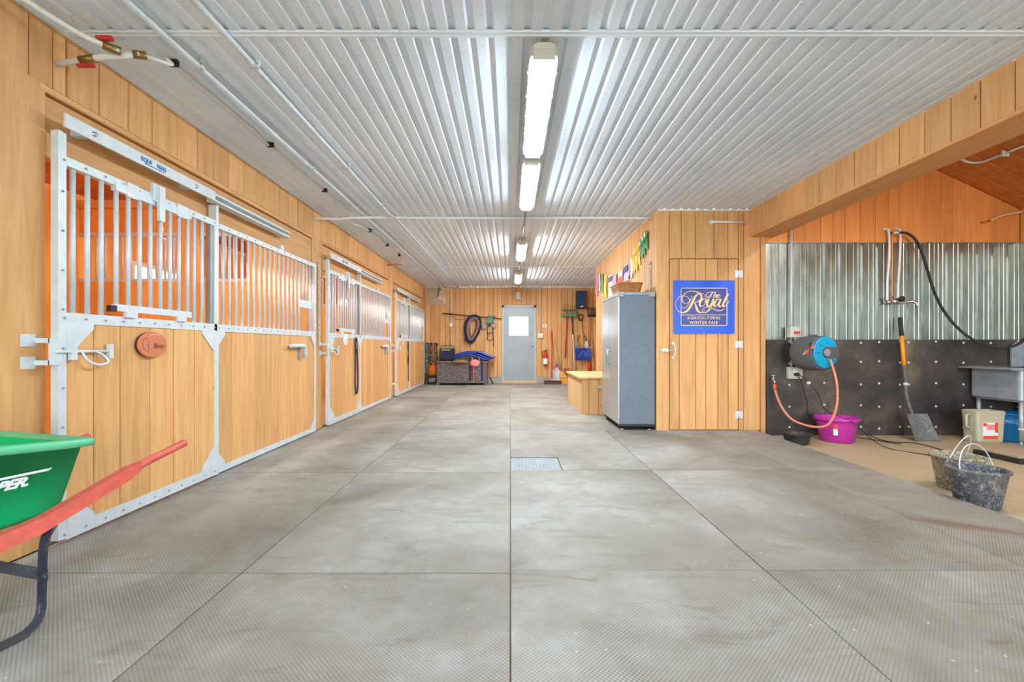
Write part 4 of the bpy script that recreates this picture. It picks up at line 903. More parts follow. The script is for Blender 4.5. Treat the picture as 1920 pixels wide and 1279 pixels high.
for m_, lab, x, dy, ln in leads:
    o = thing('halter', lab, 'halter', (x, YW - dy, 1.08 - ln), group='halters on the peg rail')
    y = YW - dy - 0.02; zt = 1.115
    pts = [(x, y, zt), (x - 0.03, y - 0.01, zt - 0.25 * ln), (x - 0.02, y, zt - 0.6 * ln), (x - 0.035, y - 0.02, zt - 0.85 * ln), (x, y - 0.01, zt - ln), (x + 0.03, y, zt - 0.8 * ln), (x + 0.02, y - 0.02, zt - 0.5 * ln), (x + 0.03, y, zt - 0.2 * ln)]
    MB().tube(smoothpath(pts, 5, True), 0.013, 6, True).build('loop', m_, o)
    for q in range(2):
        zq = zt - ln * (0.45 + 0.3 * q)
        MB().tube(smoothpath([(x - 0.04, y - 0.01, zq), (x, y - 0.05, zq - 0.05), (x + 0.045, y - 0.01, zq + 0.02)]), 0.011, 6).build('noseband', m_, o)
        MB().tube([(x + 0.03 * math.cos(t), y - 0.04, zq - 0.06 + 0.02 * math.sin(t)) for t in [2 * PI * i / 10 for i in range(10)]], 0.005, 5, True).build('ring', 'galv', o)
og = thing('orange_bag', 'slumped orange cloth bag on top of the dark crate in the corner', 'bag', (-2.06, 12.25, 0.22))
b = MB(); n = 18
b.loft([[(-2.09 + hx * math.cos(t) * 0.85 * (1 + 0.08 * math.sin(3 * t)), 12.25 + hy * math.sin(t), z + 0.015 * math.sin(5 * t)) for t in [2 * PI * i / n for i in range(n)]] for hx, hy, z in ((0.13, 0.08, 0.235), (0.16, 0.1, 0.28), (0.155, 0.09, 0.38), (0.12, 0.06, 0.47), (0.1, 0.03, 0.5))], smooth=True); b.build('bag_body', 'orange_cloth', og)
MB().tube(smoothpath([(-2.12, 12.22, 0.48), (-2.09, 12.2, 0.56), (-2.03, 12.2, 0.56), (-2.0, 12.22, 0.48)]), 0.01, 6).build('strap', 'orange_cloth', og)
ct = thing('black_crate', 'low dark tub on the floor between the corner and the wicker chest', 'tub', (-2.08, 12.2, 0))
b = MB(); ro, ri = rrect(0.14, 0.13, 0.03), rrect(0.128, 0.118, 0.025)
b.loft([[(-2.08 + x * s, 12.24 + y * s, z) for x, y in rr] for rr, s, z in ((ro, 0.9, 0.0), (ro, 1.0, 0.225), (ri, 1.0, 0.225), (ri, 0.9, 0.02))]); b.build('tub_body', 'black_rubber', ct)
MB().box(-2.225, -1.935, 12.095, 12.385, 0.205, 0.232).build('rim', 'black', ct) if False else None
MB().box(-2.17, -2.0, 12.108, 12.114, 0.07, 0.17).build('faded_label', 'bucket_olive', ct)

# tools and cleaning gear along the back wall, right of the door
fe = thing('fire_extinguisher', 'red fire extinguisher with white label on the back wall', 'fire extinguisher', (bx(1022.5), YW - 0.1, bz(685)))
xc, yc = bx(1022.5), YW - 0.085
MB().lathe([(0, bz(685)), (0.05, bz(685)), (0.062, bz(684)), (0.063, bz(664)), (0.05, bz(662)), (0.02, bz(660.5)), (0.018, bz(659))], (xc, yc, 0), 'z', 20, True).build('cylinder', 'red', fe)
MB().lathe([(0.0642, bz(682.5)), (0.0642, bz(672))], (xc, yc, 0), 'z', 20).build('label_band', 'white_print', fe)
MB().box(xc - 0.025, xc + 0.025, yc - 0.02, yc + 0.02, bz(660), bz(657.5)).box(xc - 0.01, xc + 0.085, yc - 0.012, yc + 0.012, bz(657.5), bz(656.3)).build('valve', 'black', fe)
MB().tube(smoothpath([(xc - 0.02, yc, bz(658.5)), (xc - 0.09, yc, bz(660)), (xc - 0.1, yc, bz(665)), (xc - 0.075, yc, bz(671))]), 0.010, 6).build('hose', 'black', fe)
MB().box(xc - 0.02, xc + 0.02, yc + 0.05, YW, bz(666), bz(662)).build('wall_bracket', 'black', fe)
def handle(o, p, q, r, mat, name='handle'): return MB().tube([p, Vector(p).lerp(Vector(q), .5), q], r, 10).build(name, mat, o)
pbm = thing('push_broom', 'push broom with red handle leaning on the back wall', 'broom', (bx(1034), 12.3, 0))
handle(pbm, (bx(1033), 12.22, 0.12), (bx(1034), YW - 0.03, 1.42), 0.016, 'red')
MB().cyl((bx(1034), YW - 0.03, 1.42), (bx(1034), YW - 0.025, 1.53), 0.011, 8).build('hang_hook', 'galv_dark', pbm)
MB().box(bx(1018), bx(1050), 12.18, 12.25, 0.06, 0.10, 0.006).build('head_block', 'wood_dark', pbm)
MB().prism([(12.17, 0.0), (12.26, 0.0), (12.245, 0.06), (12.185, 0.06)], 'x', bx(1018.3), bx(1049.7)).build('bristles', 'leather', pbm)
MB().cyl((bx(1033), 12.215, 0.085), (bx(1033), 12.225, 0.15), 0.024, 10).build('socket', 'yellow', pbm)
cbm = thing('corn_broom', 'corn broom with wooden handle leaning beside the push broom', 'broom', (bx(1056), 12.3, 0))
handle(cbm, (bx(1050.5), 12.36, 0.34), (bx(1036.5), YW - 0.03, 1.26), 0.014, 'wood_handle')
def brush_ring(u0, u1, y0, y1, z): return [(bx(u0), y0, z), (bx(u1), y0, z), (bx(u1), y1, z), (bx(u0), y1, z)]
MB().loft([brush_ring(1048.5, 1065, 12.26, 12.36, 0.0), brush_ring(1048, 1063, 12.27, 12.37, 0.13), brush_ring(1048, 1058.5, 12.31, 12.39, 0.26), brush_ring(1049, 1053.5, 12.335, 12.385, 0.34)]).build('straw_head', 'straw', cbm)
MB().loft([brush_ring(1047.7, 1062.3, 12.268, 12.373, 0.155), brush_ring(1047.7, 1061.8, 12.27, 12.375, 0.17)]).build('stitching', 'tan', cbm)
dp = thing('dustpan', 'grey metal dustpan with mauve ring handle between the brooms', 'dustpan', (bx(1043), 12.4, 0))
MB().prism([(12.40, 0.02), (12.52, 0.02), (12.52, 0.36), (12.47, 0.36), (12.45, 0.10), (12.40, 0.06)], 'x', bx(1035.5), bx(1052)).build('pan', 'galv', dp)
MB().tube([(bx(1044) + 0.045 * math.cos(t), 12.495, bz(686.5) + 0.075 * math.sin(t)) for t in [2 * PI * i / 16 for i in range(16)]], 0.017, 8, True).build('ring_handle', plain('mauve_plastic', lin(150, 125, 170), 0.5), dp)
MB().box(bx(1041), bx(1047), 12.475, 12.515, 0.35, 0.42).build('handle_base', 'galv', dp)
ss = thing('small_box', 'brown wooden block on the curb behind the corn broom', 'box', (bx(1063), 12.46, 0.19)); 
MB().box(bx(1057.5), bx(1068), YW - 0.09, YW, 0.24, 0.42, 0.004).build('block', 'tan', ss); MB().box(bx(1059), bx(1066), YW - 0.092, YW - 0.088, 0.30, 0.36).build('end_grain', 'wood_dark', ss)
fk = thing('basket_fork', 'manure fork with green tine basket and red handle hung head up', 'fork', (bx(1062), YW - 0.1, bz(671)))
handle(fk, (bx(1063), YW - 0.05, bz(593)), (bx(1059.3), YW - 0.045, bz(671)), 0.016, 'red')
M['fork_green'] = plain('fork_green', lin(70, 140, 115), 0.5)
for i in range(12):
    u = 1052.5 + i * 2.3
    MB().tube(smoothpath([(bx(u), YW - 0.07, bz(593)), (bx(u), YW - 0.14, bz(590)), (bx(u), YW - 0.15, bz(581)), (bx(u + 0.2), YW - 0.13, bz(572.5))]), 0.006, 5).build('tine', 'fork_green' if i % 3 else 'straw', fk)
MB().box(bx(1052), bx(1079), YW - 0.16, YW - 0.07, bz(594), bz(590.5)).build('tine_bar', 'fork_green', fk)
MB().box(bx(1052), bx(1078), YW - 0.165, YW - 0.145, bz(584), bz(582)).build('cross_bar', 'wood_dark', fk)
MB().box(bx(1076), bx(1079), YW - 0.165, YW - 0.06, bz(594), bz(581)).build('side_guard', 'fork_green', fk)
hw = thing('hoof_pole', 'slim pole tool with dark top and white shaft hung by the fork', 'pole', (bx(1074), YW - .06, bz(692)))
handle(hw, (bx(1072.3), YW - 0.05, bz(593)), (bx(1073.5), YW - 0.05, bz(627)), 0.015, 'wood_dark', 'upper_shaft')
handle(hw, (bx(1073.5), YW - 0.05, bz(627)), (bx(1077), YW - 0.06, bz(692)), 0.015, 'white', 'lower_shaft')
MB().tube(smoothpath([(bx(1070.5), YW - 0.05, bz(597)), (bx(1069.5), YW - 0.06, bz(602)), (bx(1072), YW - 0.07, bz(608))]), 0.018, 6).build('clip_head', 'grey', hw)
def dshovel(name, label, cat, u0, v0, u1, v1, gripm, shaftm, grp=None):
    o = thing(name, label, cat, (bx(u1), YW - .1, bz(v1)), group=grp)
    handle(o, (bx(u0), YW - 0.06, bz(v0)), (bx(u1), YW - 0.075, bz(v1)), 0.019, shaftm)
    return o
sh = dshovel('snow_shovel', 'blue snow shovel with ribbed blade and wooden shaft hung up', 'shovel', 1088, 602, 1093, 655, 'black', 'wood_handle')
MB().tube([(bx(1088), YW - 0.06, bz(603)), (bx(1084.5), YW - 0.06, bz(597)), (bx(1084.5), YW - 0.06, bz(590.5)), (bx(1092), YW - 0.06, bz(590.5)), (bx(1092), YW - 0.06, bz(597)), (bx(1088), YW - 0.06, bz(603))], 0.018, 8).build('d_grip', 'black', sh)
b = MB(); nx = 7
ptsb = [(0, 652.5, 0.10), (0, 658, 0.13), (0, 668, 0.14), (0, 675.5, 0.12)]
rings = []
for i in range(nx + 1):
    u = 1077.5 + 29 * i / nx; cv = 0.03 * (2 * i / nx - 1) ** 2
    rings.append([(bx(u), YW - dd - cv, bz(v)) for _, v, dd in ptsb] + [(bx(u), YW - dd - cv + 0.012, bz(v)) for _, v, dd in reversed(ptsb)])
b.loft(rings); b.build('blade', 'blue', sh)
for i, (ua, ub) in enumerate(((1092, 1081), (1092, 1086), (1092, 1098), (1092, 1103))):
    MB().tube([(bx(ua), YW - 0.14, bz(656)), (bx((ua + ub) / 2), YW - 0.155, bz(664)), (bx(ub), YW - 0.165, bz(673))], 0.009, 6).build('blade_rib', 'pad_light', sh)
MB().box(bx(1090), bx(1095.5), YW - 0.15, YW - 0.10, bz(662), bz(654)).build('socket', 'navy', sh)
for u, lab, m_ in ((1083, 'olive bladed spade hung behind the snow shovel', 'bucket_olive'), (1099, 'steel bladed spade hung behind the snow shovel', 'galv')):
    o = thing('spade', lab, 'spade', (bx(u), YW - .05, bz(652)), group='spades behind the snow shovel')
    MB().prism([(bx(u) - 0.05, bz(660)), (bx(u) + 0.05, bz(660)), (bx(u) + 0.055, bz(645)), (bx(u) + 0.02, bz(639)), (bx(u) - 0.02, bz(639)), (bx(u) - 0.055, bz(645))], 'y', YW - 0.03, YW - 0.018).build('blade', m_, o)
    handle(o, (bx(u), YW - 0.025, bz(640)), (bx(u + (2 if u < 1090 else -3)), YW - 0.025, bz(628)), 0.014, 'dkgrey', 'neck')
rk = thing('stall_rake', 'black toothed rake with orange brown shaft hung head up', 'rake', (bx(1105), YW - .06, bz(648)))
handle(rk, (bx(1106), YW - 0.05, bz(594)), (bx(1104.5), YW - 0.05, bz(648)), 0.016, plain('rake_shaft', lin(205, 110, 55), 0.5))
for i in range(9):
    u = 1100.5 + i * 2.3; MB().tube([(bx(1102 + i * 1.7), YW - 0.06, bz(592)), (bx(u), YW - 0.08, bz(584)), (bx(u + 0.6), YW - 0.07, bz(576.5))], 0.008, 5).build('tooth', 'black', rk)
MB().box(bx(1101), bx(1117), YW - 0.08, YW - 0.04, bz(594), bz(590)).build('head_bar', 'black', rk)
ph = thing('pale_pole', 'pale wooden pole leaning in the corner behind the feed box', 'pole', (bx(1110), YW - .2, 0))
handle(ph, (bx(1111.5), YW - 0.2, 0.0), (bx(1109.5), YW - 0.03, bz(639)), 0.017, 'wood_handle'); MB().cyl((bx(1111.5), YW - 0.2, 0.0), (bx(1111.5), YW - 0.197, 0.03), 0.02, 8).build('ferrule', 'galv', ph)
rs = thing('feed_scoop', 'red plastic scoop hanging below the snow shovel', 'scoop', (bx(1105), YW - .08, bz(695)))
MB().lathe([(0.02, bz(680)), (0.055, bz(681.5)), (0.062, bz(686)), (0.045, bz(690)), (0.055, bz(696)), (0.0, bz(696))], (bx(1104.5), YW - 0.08, 0), 'z', 14).build('cup', 'red', rs)
MB().tube([(bx(1104.5), YW - 0.04, bz(681)), (bx(1104.5), YW - 0.01, bz(675))], 0.010, 6).build('hang_loop', 'red', rs)
sp = thing('wall_speaker', 'blue fronted wooden loudspeaker box high on the back wall', 'speaker', (bx(1089), YW - .13, bz(579)))
MB().box(1.80, 2.08, YW - 0.22, YW, bz(579), bz(547), 0.004).build('cabinet', 'leather', sp)
MB().box(1.80, 2.0, YW - 0.232, YW - 0.22, bz(578.5), bz(547.5)).build('grille_cloth', plain('grille_blue', lin(22, 62, 105), 0.8), sp)
MB().box(1.90, 1.97, YW - 0.235, YW - 0.231, bz(577), bz(575)).build('badge', 'white_print', sp)

# ================================================================ RIGHT SIDE OF THE AISLE
# steel cabinet
cab = thing('steel_cabinet', 'tall grey two door steel cabinet standing before the plank wall', 'cabinet', (1.54, 5.98, 0))
x0, x1, y0, y1, zt = 1.30, 1.745, 5.49, 6.45, 1.655
MB().box(x0 + 0.02, x1, y0, y1, 0.06, zt - 0.02, 0.006).build('body', 'cab_side', cab)
MB().box(x0, x1 + 0.005, y0 - 0.006, y1 + 0.006, zt - 0.025, zt + 0.012, 0.005).build('top_panel', plain('cabinet_top', lin(140, 148, 156), 0.45), cab)
for xc in (x0 + 0.03, x1 - 0.04): MB().box(xc - 0.035, xc + 0.04, y0 - 0.012, y0 + 0.05, zt - 0.045, zt + 0.016, 0.004).build('corner_cap', 'grey', cab)
M['cab_door'] = plain('cabinet_door_grey', lin(176, 178, 178), 0.28, 0.35, 0.05, 3)
ymid = (y0 + y1) / 2
for a, b_, hy in ((y0 + 0.005, ymid - 0.002, ymid - 0.04), (ymid + 0.002, y1 - 0.005, ymid + 0.04)):
    dd = MB().box(x0 - 0.002, x0 + 0.02, a, b_, 0.075, zt - 0.03, 0.004).build('cabinet_door', 'cab_door', cab)
    MB().tube([(x0 - 0.002, hy, 0.78), (x0 - 0.03, hy, 0.80), (x0 - 0.03, hy, 0.97), (x0 - 0.002, hy, 0.99)], 0.008, 8).build('handle', 'chrome', dd)
MB().box(x0 + 0.0, x1, y0 - 0.008, y0 + 0.01, 0.05, 0.075).build('base_trim', 'black', cab)
MB().box(x0 + 0.03, x1 - 0.01, y0 + 0.02, y1 - 0.02, 0.035, 0.062).build('plinth', 'dark', cab)
for xx in (x0 + 0.06, x1 - 0.06):
    for yy in (y0 + 0.05, y1 - 0.05): MB().lathe([(0, 0), (0.028, 0.0), (0.03, 0.012), (0.014, 0.02), (0.012, 0.062)], (xx, yy, 0.001), 'z', 12).build('levelling_foot', 'chrome', cab)
bk = thing('wicker_basket', 'honey coloured wicker basket on top of the steel cabinet', 'basket', (1.5, 5.9, 1.667))
def brr(hx, hy, z): return [(1.50 + x, 5.9 + y, z) for x, y in rrect(hx, hy, 0.05)]
MB().loft([brr(0.13, 0.2, 1.668), brr(0.155, 0.245, 1.80), brr(0.145, 0.235, 1.80), brr(0.12, 0.19, 1.68)]).build('woven_body', 'basket', bk)
MB().tube(brr(0.153, 0.242, 1.803), 0.011, 6, True).build('rim', 'basket', bk)
MB().tube(smoothpath([(1.50, 5.66, 1.80), (1.50, 5.70, 1.845), (1.5, 5.9, 1.86), (1.5, 6.1, 1.845), (1.50, 6.14, 1.80)]), 0.011, 6).build('folded_handle', 'wood_handle', bk)
# feed box
fb = thing('feed_box', 'low pine plank feed box with overhanging lid by the plank wall', 'feed box', (1.41, 7.6, 0))
x0, x1, y0, y1 = 1.06, 1.75, 6.79, 8.38
planks(fb, 'wood_z', 'x', 'z', 'y', splits(x0, x1, 0.13), 0.0, 0.53, y0 + 0.02, y0)
planks(fb, 'wood_pale', 'y', 'z', 'x', splits(y0 + 0.02, y1, 0.17), 0.0, 0.53, x0 + 0.02, x0)
MB().box(x0 + 0.02, x1, y0 + 0.02, y1, 0.01, 0.52).build('carcass', 'wood_z', fb)
MB().box(x0 - 0.035, x1, y0 - 0.035, y1 + 0.02, 0.53, 0.558, 0.004).build('lid', 'wood_pale', fb)
MB().tube([(x0 + 0.24, y0, 0.40), (x0 + 0.25, y0 - 0.04, 0.405), (x0 + 0.38, y0 - 0.04, 0.40), (x0 + 0.39, y0, 0.395)], 0.012, 8).build('pull_handle', 'galv', fb)
# banner
bn = thing('show_banner', 'blue vinyl banner lettered The Royal Agricultural Winter Fair', 'banner', (2.337, YF, 1.165))
BX, BZ0, BW, BH = 1.966, 1.165, 0.742, 0.645
def by(u, w): return YF - 0.006 - 0.003 * (math.sin(u * 9 + 1) * math.sin(w * 5) + 1) * (0.3 + abs(w - .5))
N, Mv = 24, 18
vs = [(BX + BW * i / N, by(i / N, j / Mv), BZ0 + BH * j / Mv) for i in range(N + 1) for j in range(Mv + 1)]
fs = [(i * (Mv + 1) + j, (i + 1) * (Mv + 1) + j, (i + 1) * (Mv + 1) + j + 1, i * (Mv + 1) + j + 1) for i in range(N) for j in range(Mv)]
M['banner'] = plain('banner_vinyl', lin(8, 84, 216), 0.35, 0, 0.12, 3)
M['banner_dark'] = plain('banner_field', lin(44, 62, 140), 0.35, 0, 0.1, 5)
MB().add(vs, fs, True).build('sheet', 'banner', bn)
cx = lambda x: BX + (x - 18) / 1397 * BW
cz = lambda y: BZ0 + (1250 - y) / 1222 * BH
yt = YF - 0.0165
MB().box(cx(185), cx(1235), yt + 0.001, yt + 0.0016, cz(1065), cz(205)).build('printed_field', 'banner_dark', bn)
b = MB(); w = 9
for xa, xb, ya, yb_ in ((180, 1240, 200, 218), (180, 1240, 1052, 1070), (180, 196, 200, 1070), (1222, 1240, 200, 1070), (180, 1240, 813, 828)): b.box(cx(xa), cx(xb), yt - 0.0004, yt + 0.001, cz(yb_), cz(ya))
b.build('printed_border', plain('pale_gold', lin(236, 205, 190), 0.5), bn)
def stroke(b, pts, ws, yo):
    P = smoothpath([(cx(x), 0, cz(y)) for x, y in pts], 7); n = len(P); k = len(ws)
    Wd = []
    for i in range(n):
        s = i / (n - 1) * (k - 1); j = min(int(s), k - 2); Wd.append((ws[j] + (ws[j + 1] - ws[j]) * (s - j)) / 1397 * BW / 2)
    L, Rr = [], []
    for i in range(n):
        d = P[min(i + 1, n - 1)] - P[max(i - 1, 0)]; d.normalize(); nn = Vector((-d.z, 0, d.x))
        L.append(P[i] + nn * Wd[i]); Rr.append(P[i] - nn * Wd[i])
    vs = [(p.x, yo, p.z) for p in L] + [(p.x, yo, p.z) for p in Rr] + [(p.x, yo - 0.0006, p.z) for p in L] + [(p.x, yo - 0.0006, p.z) for p in Rr]
    b.add(vs, [(2 * n + i, 2 * n + i + 1, 3 * n + i + 1, 3 * n + i) for i in range(n - 1)] + [(i, i + 1, 2 * n + i + 1, 2 * n + i) for i in range(n - 1)] + [(n + i, 3 * n + i, 3 * n + i + 1, n + i + 1) for i in range(n - 1)])
b = MB(); S = lambda pts, ws, _c=[0]: (stroke(b, pts, ws, yt - 0.0005 - 0.00015 * _c[0]), _c.__setitem__(0, _c[0] + 1))
S([(715, 348), (660, 330), (600, 335), (545, 365), (500, 420), (465, 490), (425, 580), (380, 660), (320, 730), (250, 765), (180, 760), (110, 715), (70, 640), (62, 570), (85, 490), (140, 420), (220, 388), (300, 395), (355, 430), (378, 480), (365, 560), (320, 630), (250, 662), (195, 645)], [8, 14, 26, 46, 56, 56, 46, 30, 18, 14, 13, 13, 13, 12, 12, 12, 12, 12, 10])
S([(437, 378), (425, 430), (385, 505), (330, 548), (270, 555), (225, 515), (212, 450), (240, 370), (310, 308), (400, 280), (490, 282), (570, 305), (630, 350), (655, 405), (635, 465), (590, 505), (530, 525), (490, 530)], [10, 12, 12, 12, 14, 24, 24, 18, 14, 14, 22, 38, 42, 38, 26, 14, 10])
S([(492, 535), (520, 590), (540, 660), (565, 720), (610, 762), (660, 768), (700, 750)], [12, 34, 50, 50, 36, 16, 10])
S([(735, 455), (680, 460), (635, 505), (612, 560), (618, 610), (650, 628), (700, 600), (745, 545), (768, 490), (755, 460), (735, 455)], [12, 30, 44, 46, 36, 18, 14, 16, 22, 18, 12])
S([(765, 500), (730, 520), (760, 470)], [14, 26, 12])
S([(815, 452), (800, 500), (780, 560), (785, 612), (815, 622), (860, 580), (905, 505)], [36, 42, 44, 40, 24, 14, 12])
S([(930, 445), (905, 520), (880, 600), (840, 680), (780, 745), (725, 770), (680, 758), (668, 720), (700, 670), (770, 642), (860, 655), (950, 692), (1040, 722), (1110, 715), (1178, 678)], [34, 44, 44, 40, 26, 16, 12, 12, 11, 11, 14, 18, 20, 16, 6])
S([(735, 705), (715, 730), (690, 745)], [4, 12, 4])
S([(1060, 458), (1005, 470), (955, 530), (938, 590), (955, 625), (1000, 595), (1045, 525), (1075, 460)], [12, 30, 44, 46, 34, 14, 12, 12])
S([(1090, 448), (1070, 510), (1045, 580), (1055, 628), (1090, 622), (1130, 580)], [34, 44, 46, 36, 16, 10])
S([(1260, 335), (1225, 400), (1185, 480), (1145, 570), (1140, 620), (1175, 625), (1225, 580), (1265, 530), (1288, 500)], [44, 50, 50, 46, 40, 24, 14, 12, 8])
S([(820, 375), (800, 400), (768, 398), (752, 370), (775, 332), (830, 302), (880, 296), (935, 300), (965, 292)], [8, 9, 9, 9, 11, 14, 18, 16, 8])
S([(905, 305), (880, 345), (855, 390), (820, 425), (775, 430), (745, 410), (732, 380), (748, 345)], [22, 30, 30, 20, 11, 9, 9, 8])
S([(968, 300), (945, 360), (922, 425)], [22, 26, 24])
S([(930, 405), (955, 370), (985, 358), (985, 385), (965, 418), (985, 425)], [8, 12, 22, 24, 22, 8])
S([(1005, 400), (1045, 385), (1058, 362), (1035, 358), (1008, 385), (1005, 415), (1030, 425), (1065, 400), (1085, 368)], [8, 10, 12, 18, 24, 22, 14, 9, 7])
b.build('script_lettering', 'gold', bn)
text('AGRICULTURAL', bn, 'gold', (cx(708), yt - 0.0004, cz(918)), (1, 0, 0), (0, 0, 1), 0.0475, spacing=1.22, align='CENTER', bold=0.0009)
text('WINTER FAIR', bn, 'gold', (cx(705), yt - 0.0004, cz(1025)), (1, 0, 0), (0, 0, 1), 0.0475, spacing=1.22, align='CENTER', bold=0.0009)
for i in range(5):
    for z in (BZ0 + 0.008, BZ0 + BH - 0.008): MB().lathe([(0.003, -0.002), (0.006, -0.002), (0.006, 0.004)], (BX + 0.012 + i * (BW - 0.024) / 4, YF - 0.014, z), 'y', 8).build('grommet', 'chrome', bn)
# pvc pipe over the door
pv = thing('short_pipe', 'short white pipe fixed to the planks above the tack room door', 'pipe', (2.62, YF - 0.02, 2.5))
MB().tube([(2.42, YF - 0.022, 2.515), (2.86, YF - 0.022, 2.505)], 0.013, 10).build('pipe', 'white_pipe', pv)
MB().lathe([(0.0, 0), (0.04, 0.002), (0.03, 0.018), (0.0, 0.02)], (2.43, YF - 0.02, 2.512), 'y', 12).build('foam_plug', 'offwhite', pv)

# ribbons on a sagging string along the right wall
XB = XR - 0.012
rb = thing('ribbon_string', 'string sagging along the plank wall carrying show ribbons', 'string', (XB, 7.5, 2.3))
spts = smoothpath([(XB, 9.35, 2.535), (XB, 8.8, 2.42), (XB, 8.2, 2.29), (XB, 7.7, 2.22), (XB, 7.2, 2.225), (XB, 6.8, 2.275), (XB, 6.4, 2.35), (XB, 6.1, 2.41), (XB, 5.82, 2.49)], 8)
MB().tube(spts, 0.003, 5).build('cord', 'rope', rb)
def string_z(y): 
    p = min(spts, key=lambda q: abs(q.y - y)); return p.z
ribs = [(9.3, .5, 'rib_mauve', 'rib_pink', 0, 'mauve and pink ribbon hanging at the far end of the string'), (9.05, .36, 'rib_white', 'rib_red', 0, 'white ribbon edged in red next to the mauve and pink one'), (8.75, .38, 'rib_green', 'rib_green', 0, 'plain green ribbon between the white and yellow ones at the far end'), (8.45, .42, 'rib_yellow', 'rib_yellow', 0, 'plain yellow ribbon beside the white card ribbon'),
        (8.0, .40, 'rib_white', 'rib_navy', 2, 'wide white ribbon topped by a navy rosette over the cabinet'), (7.65, .34, 'rib_pink', 'rib_lav', 0, 'narrow pink ribbon between the navy rosette and the red flag'), (7.25, .22, 'rib_red', 'rib_red', 2, 'broad red flag ribbon above the wicker basket'), (6.93, .30, 'rib_lav', 'rib_navy', 2, 'broad lavender ribbon with navy top beside the red flag'),
        (6.68, .28, 'rib_white', 'rib_mauve', 0, 'slim pale ribbon between the lavender and yellow ones'), (6.52, .27, 'rib_yellow', 'rib_pink', 1, 'yellow ribbon with a pinkish rosette'), (6.38, .29, 'rib_yellow', 'rib_white', 1, 'yellow ribbon with a whitish rosette'), (6.24, .26, 'rib_yellow', 'rib_yellow', 1, 'all yellow rosette ribbon next to the green ones'),
        (6.11, .22, 'rib_green', 'rib_white', 1, 'green rosette ribbon with white centre beside the yellow ones'), (6.0, .24, 'rib_green', 'rib_white', 1, 'middle one of three green rosette ribbons'), (5.89, .2, 'rib_green', 'rib_white', 1, 'green rosette ribbon at the high near end of the string')]
for y, ln, m1, m2, kind, lab in ribs:
    o = thing('award_ribbon', lab, 'ribbon', (XB, y, string_z(y) - ln), group='show ribbons on the string')
    z = string_z(y); wd = 0.30 if kind == 2 else 0.05
    def tail(ya, w, l, mat, off):
        zs = [z, z - l * 0.35, z - l * 0.7, z - l]; rr = []
        for i, zz in enumerate(zs):
            dx = -0.004 - off - 0.006 * math.sin(i * 1.7 + y * 5); rr.append([(XB + dx, ya - w / 2, zz), (XB + dx, ya + w / 2, zz), (XB + dx - 0.002, ya + w / 2, zz), (XB + dx - 0.002, ya - w / 2, zz)])
        MB().loft(rr).build('tail', mat, o)
    if kind == 2:
        tail(y, wd, ln, m1, 0.0); MB().box(XB - 0.02, XB - 0.012, y - 0.13, y + 0.13, z - 0.10, z - 0.02).build('top_band', m2 if m2 != m1 else 'rib_white', o)
    elif kind == 0:
        tail(y - 0.05, 0.11, ln, m1, 0.0); tail(y + 0.06, 0.09, ln * 0.85, m2, 0.004)
    else:
        tail(y - 0.025, 0.055, ln, m1, 0.0); tail(y + 0.03, 0.05, ln * 0.88, m1, 0.004)
        n = 20
        MB().loft([[(XB - 0.012 - h - 0.005 * (i % 2), y + r * math.cos(2 * PI * i / n), z - 0.01 + r * math.sin(2 * PI * i / n)) for i in range(n)] for r, h in ((0.058, 0.0), (0.055, 0.006), (0.03, 0.012))]).build('rosette', m1, o)
        MB().lathe([(0.0, -0.006), (0.026, -0.004), (0.03, 0.0)], (XB - 0.031, y, z - 0.01), 'x', 14).build('centre_button', m2, o)

# ================================================================ WASH BAY
YWB = YF - 0.022
# electrical conduit with switch and outlet
ec = thing('outlet_conduit', 'grey conduit with red switch box and outlet box beside the hose reel', 'conduit', (3.386, YF - 0.04, 0.64))
xc = 3.37
MB().tube([(xc, YWB - 0.02, 0.76), (xc, YWB - 0.02, 2.42)], 0.013, 8).build('pipe', 'galv', ec)
sb = MB().box(xc - 0.05, xc + 0.065, YWB - 0.085, YWB, 1.115, 1.245, 0.006).build('switch_box', 'offwhite', ec)
MB().box(xc - 0.005, xc + 0.05, YWB - 0.105, YWB - 0.084, 1.165, 1.19).build('switch_lever', 'red', sb)
ob = MB().box(xc - 0.05, xc + 0.115, YWB - 0.06, YWB, 0.625, 0.765, 0.006).build('outlet_box', 'offwhite', ec)
MB().box(xc + 0.0, xc + 0.045, YWB - 0.066, YWB - 0.058, 0.69, 0.74).build('outlet_face', 'white', ob)
MB().box(xc + 0.005, xc + 0.05, YWB - 0.10, YWB - 0.06, 0.665, 0.695).build('plug', 'black', ob)
def cable(label, pts, r, mat): 
    o = thing('power_cord', label, 'cord', pts[-1], group='black cords from the outlet')
    MB().tube(smoothpath(pts), r, 6).build('wire', mat, o); return o
yq = YWB - 0.09
c1 = cable('black cord hanging from the outlet behind the magenta tub', [(xc + 0.04, yq, 0.68), (xc + 0.08, yq - 0.01, 0.55), (xc + 0.14, yq, 0.36), (xc + 0.19, yq + 0.06, 0.22), (xc + 0.30, 5.455, 0.04), (xc + 0.42, 5.46, -0.052), (4.0, 5.42, -0.052), (4.25, 4.95, -0.052)], 0.0045, 'black')
MB().box(xc + 0.02, xc + 0.045, yq - 0.012, yq + 0.012, 0.66, 0.70).build('plug_end', 'black', c1)
c2 = cable('black cord running from the outlet over the tub rim to the buckets', [(xc + 0.05, yq, 0.68), (xc + 0.14, yq - 0.05, 0.58), (xc + 0.22, yq - 0.08, 0.45), (xc + 0.27, yq - 0.1, 0.30), (xc + 0.29, yq - 0.2, 0.25), (3.70, 4.915, 0.19), (3.82, 4.86, 0.05), (3.95, 4.75, -0.052), (4.1, 4.4, -0.052), (3.95, 3.9, -0.052), (3.6, 3.56, -0.052)], 0.0045, 'black')
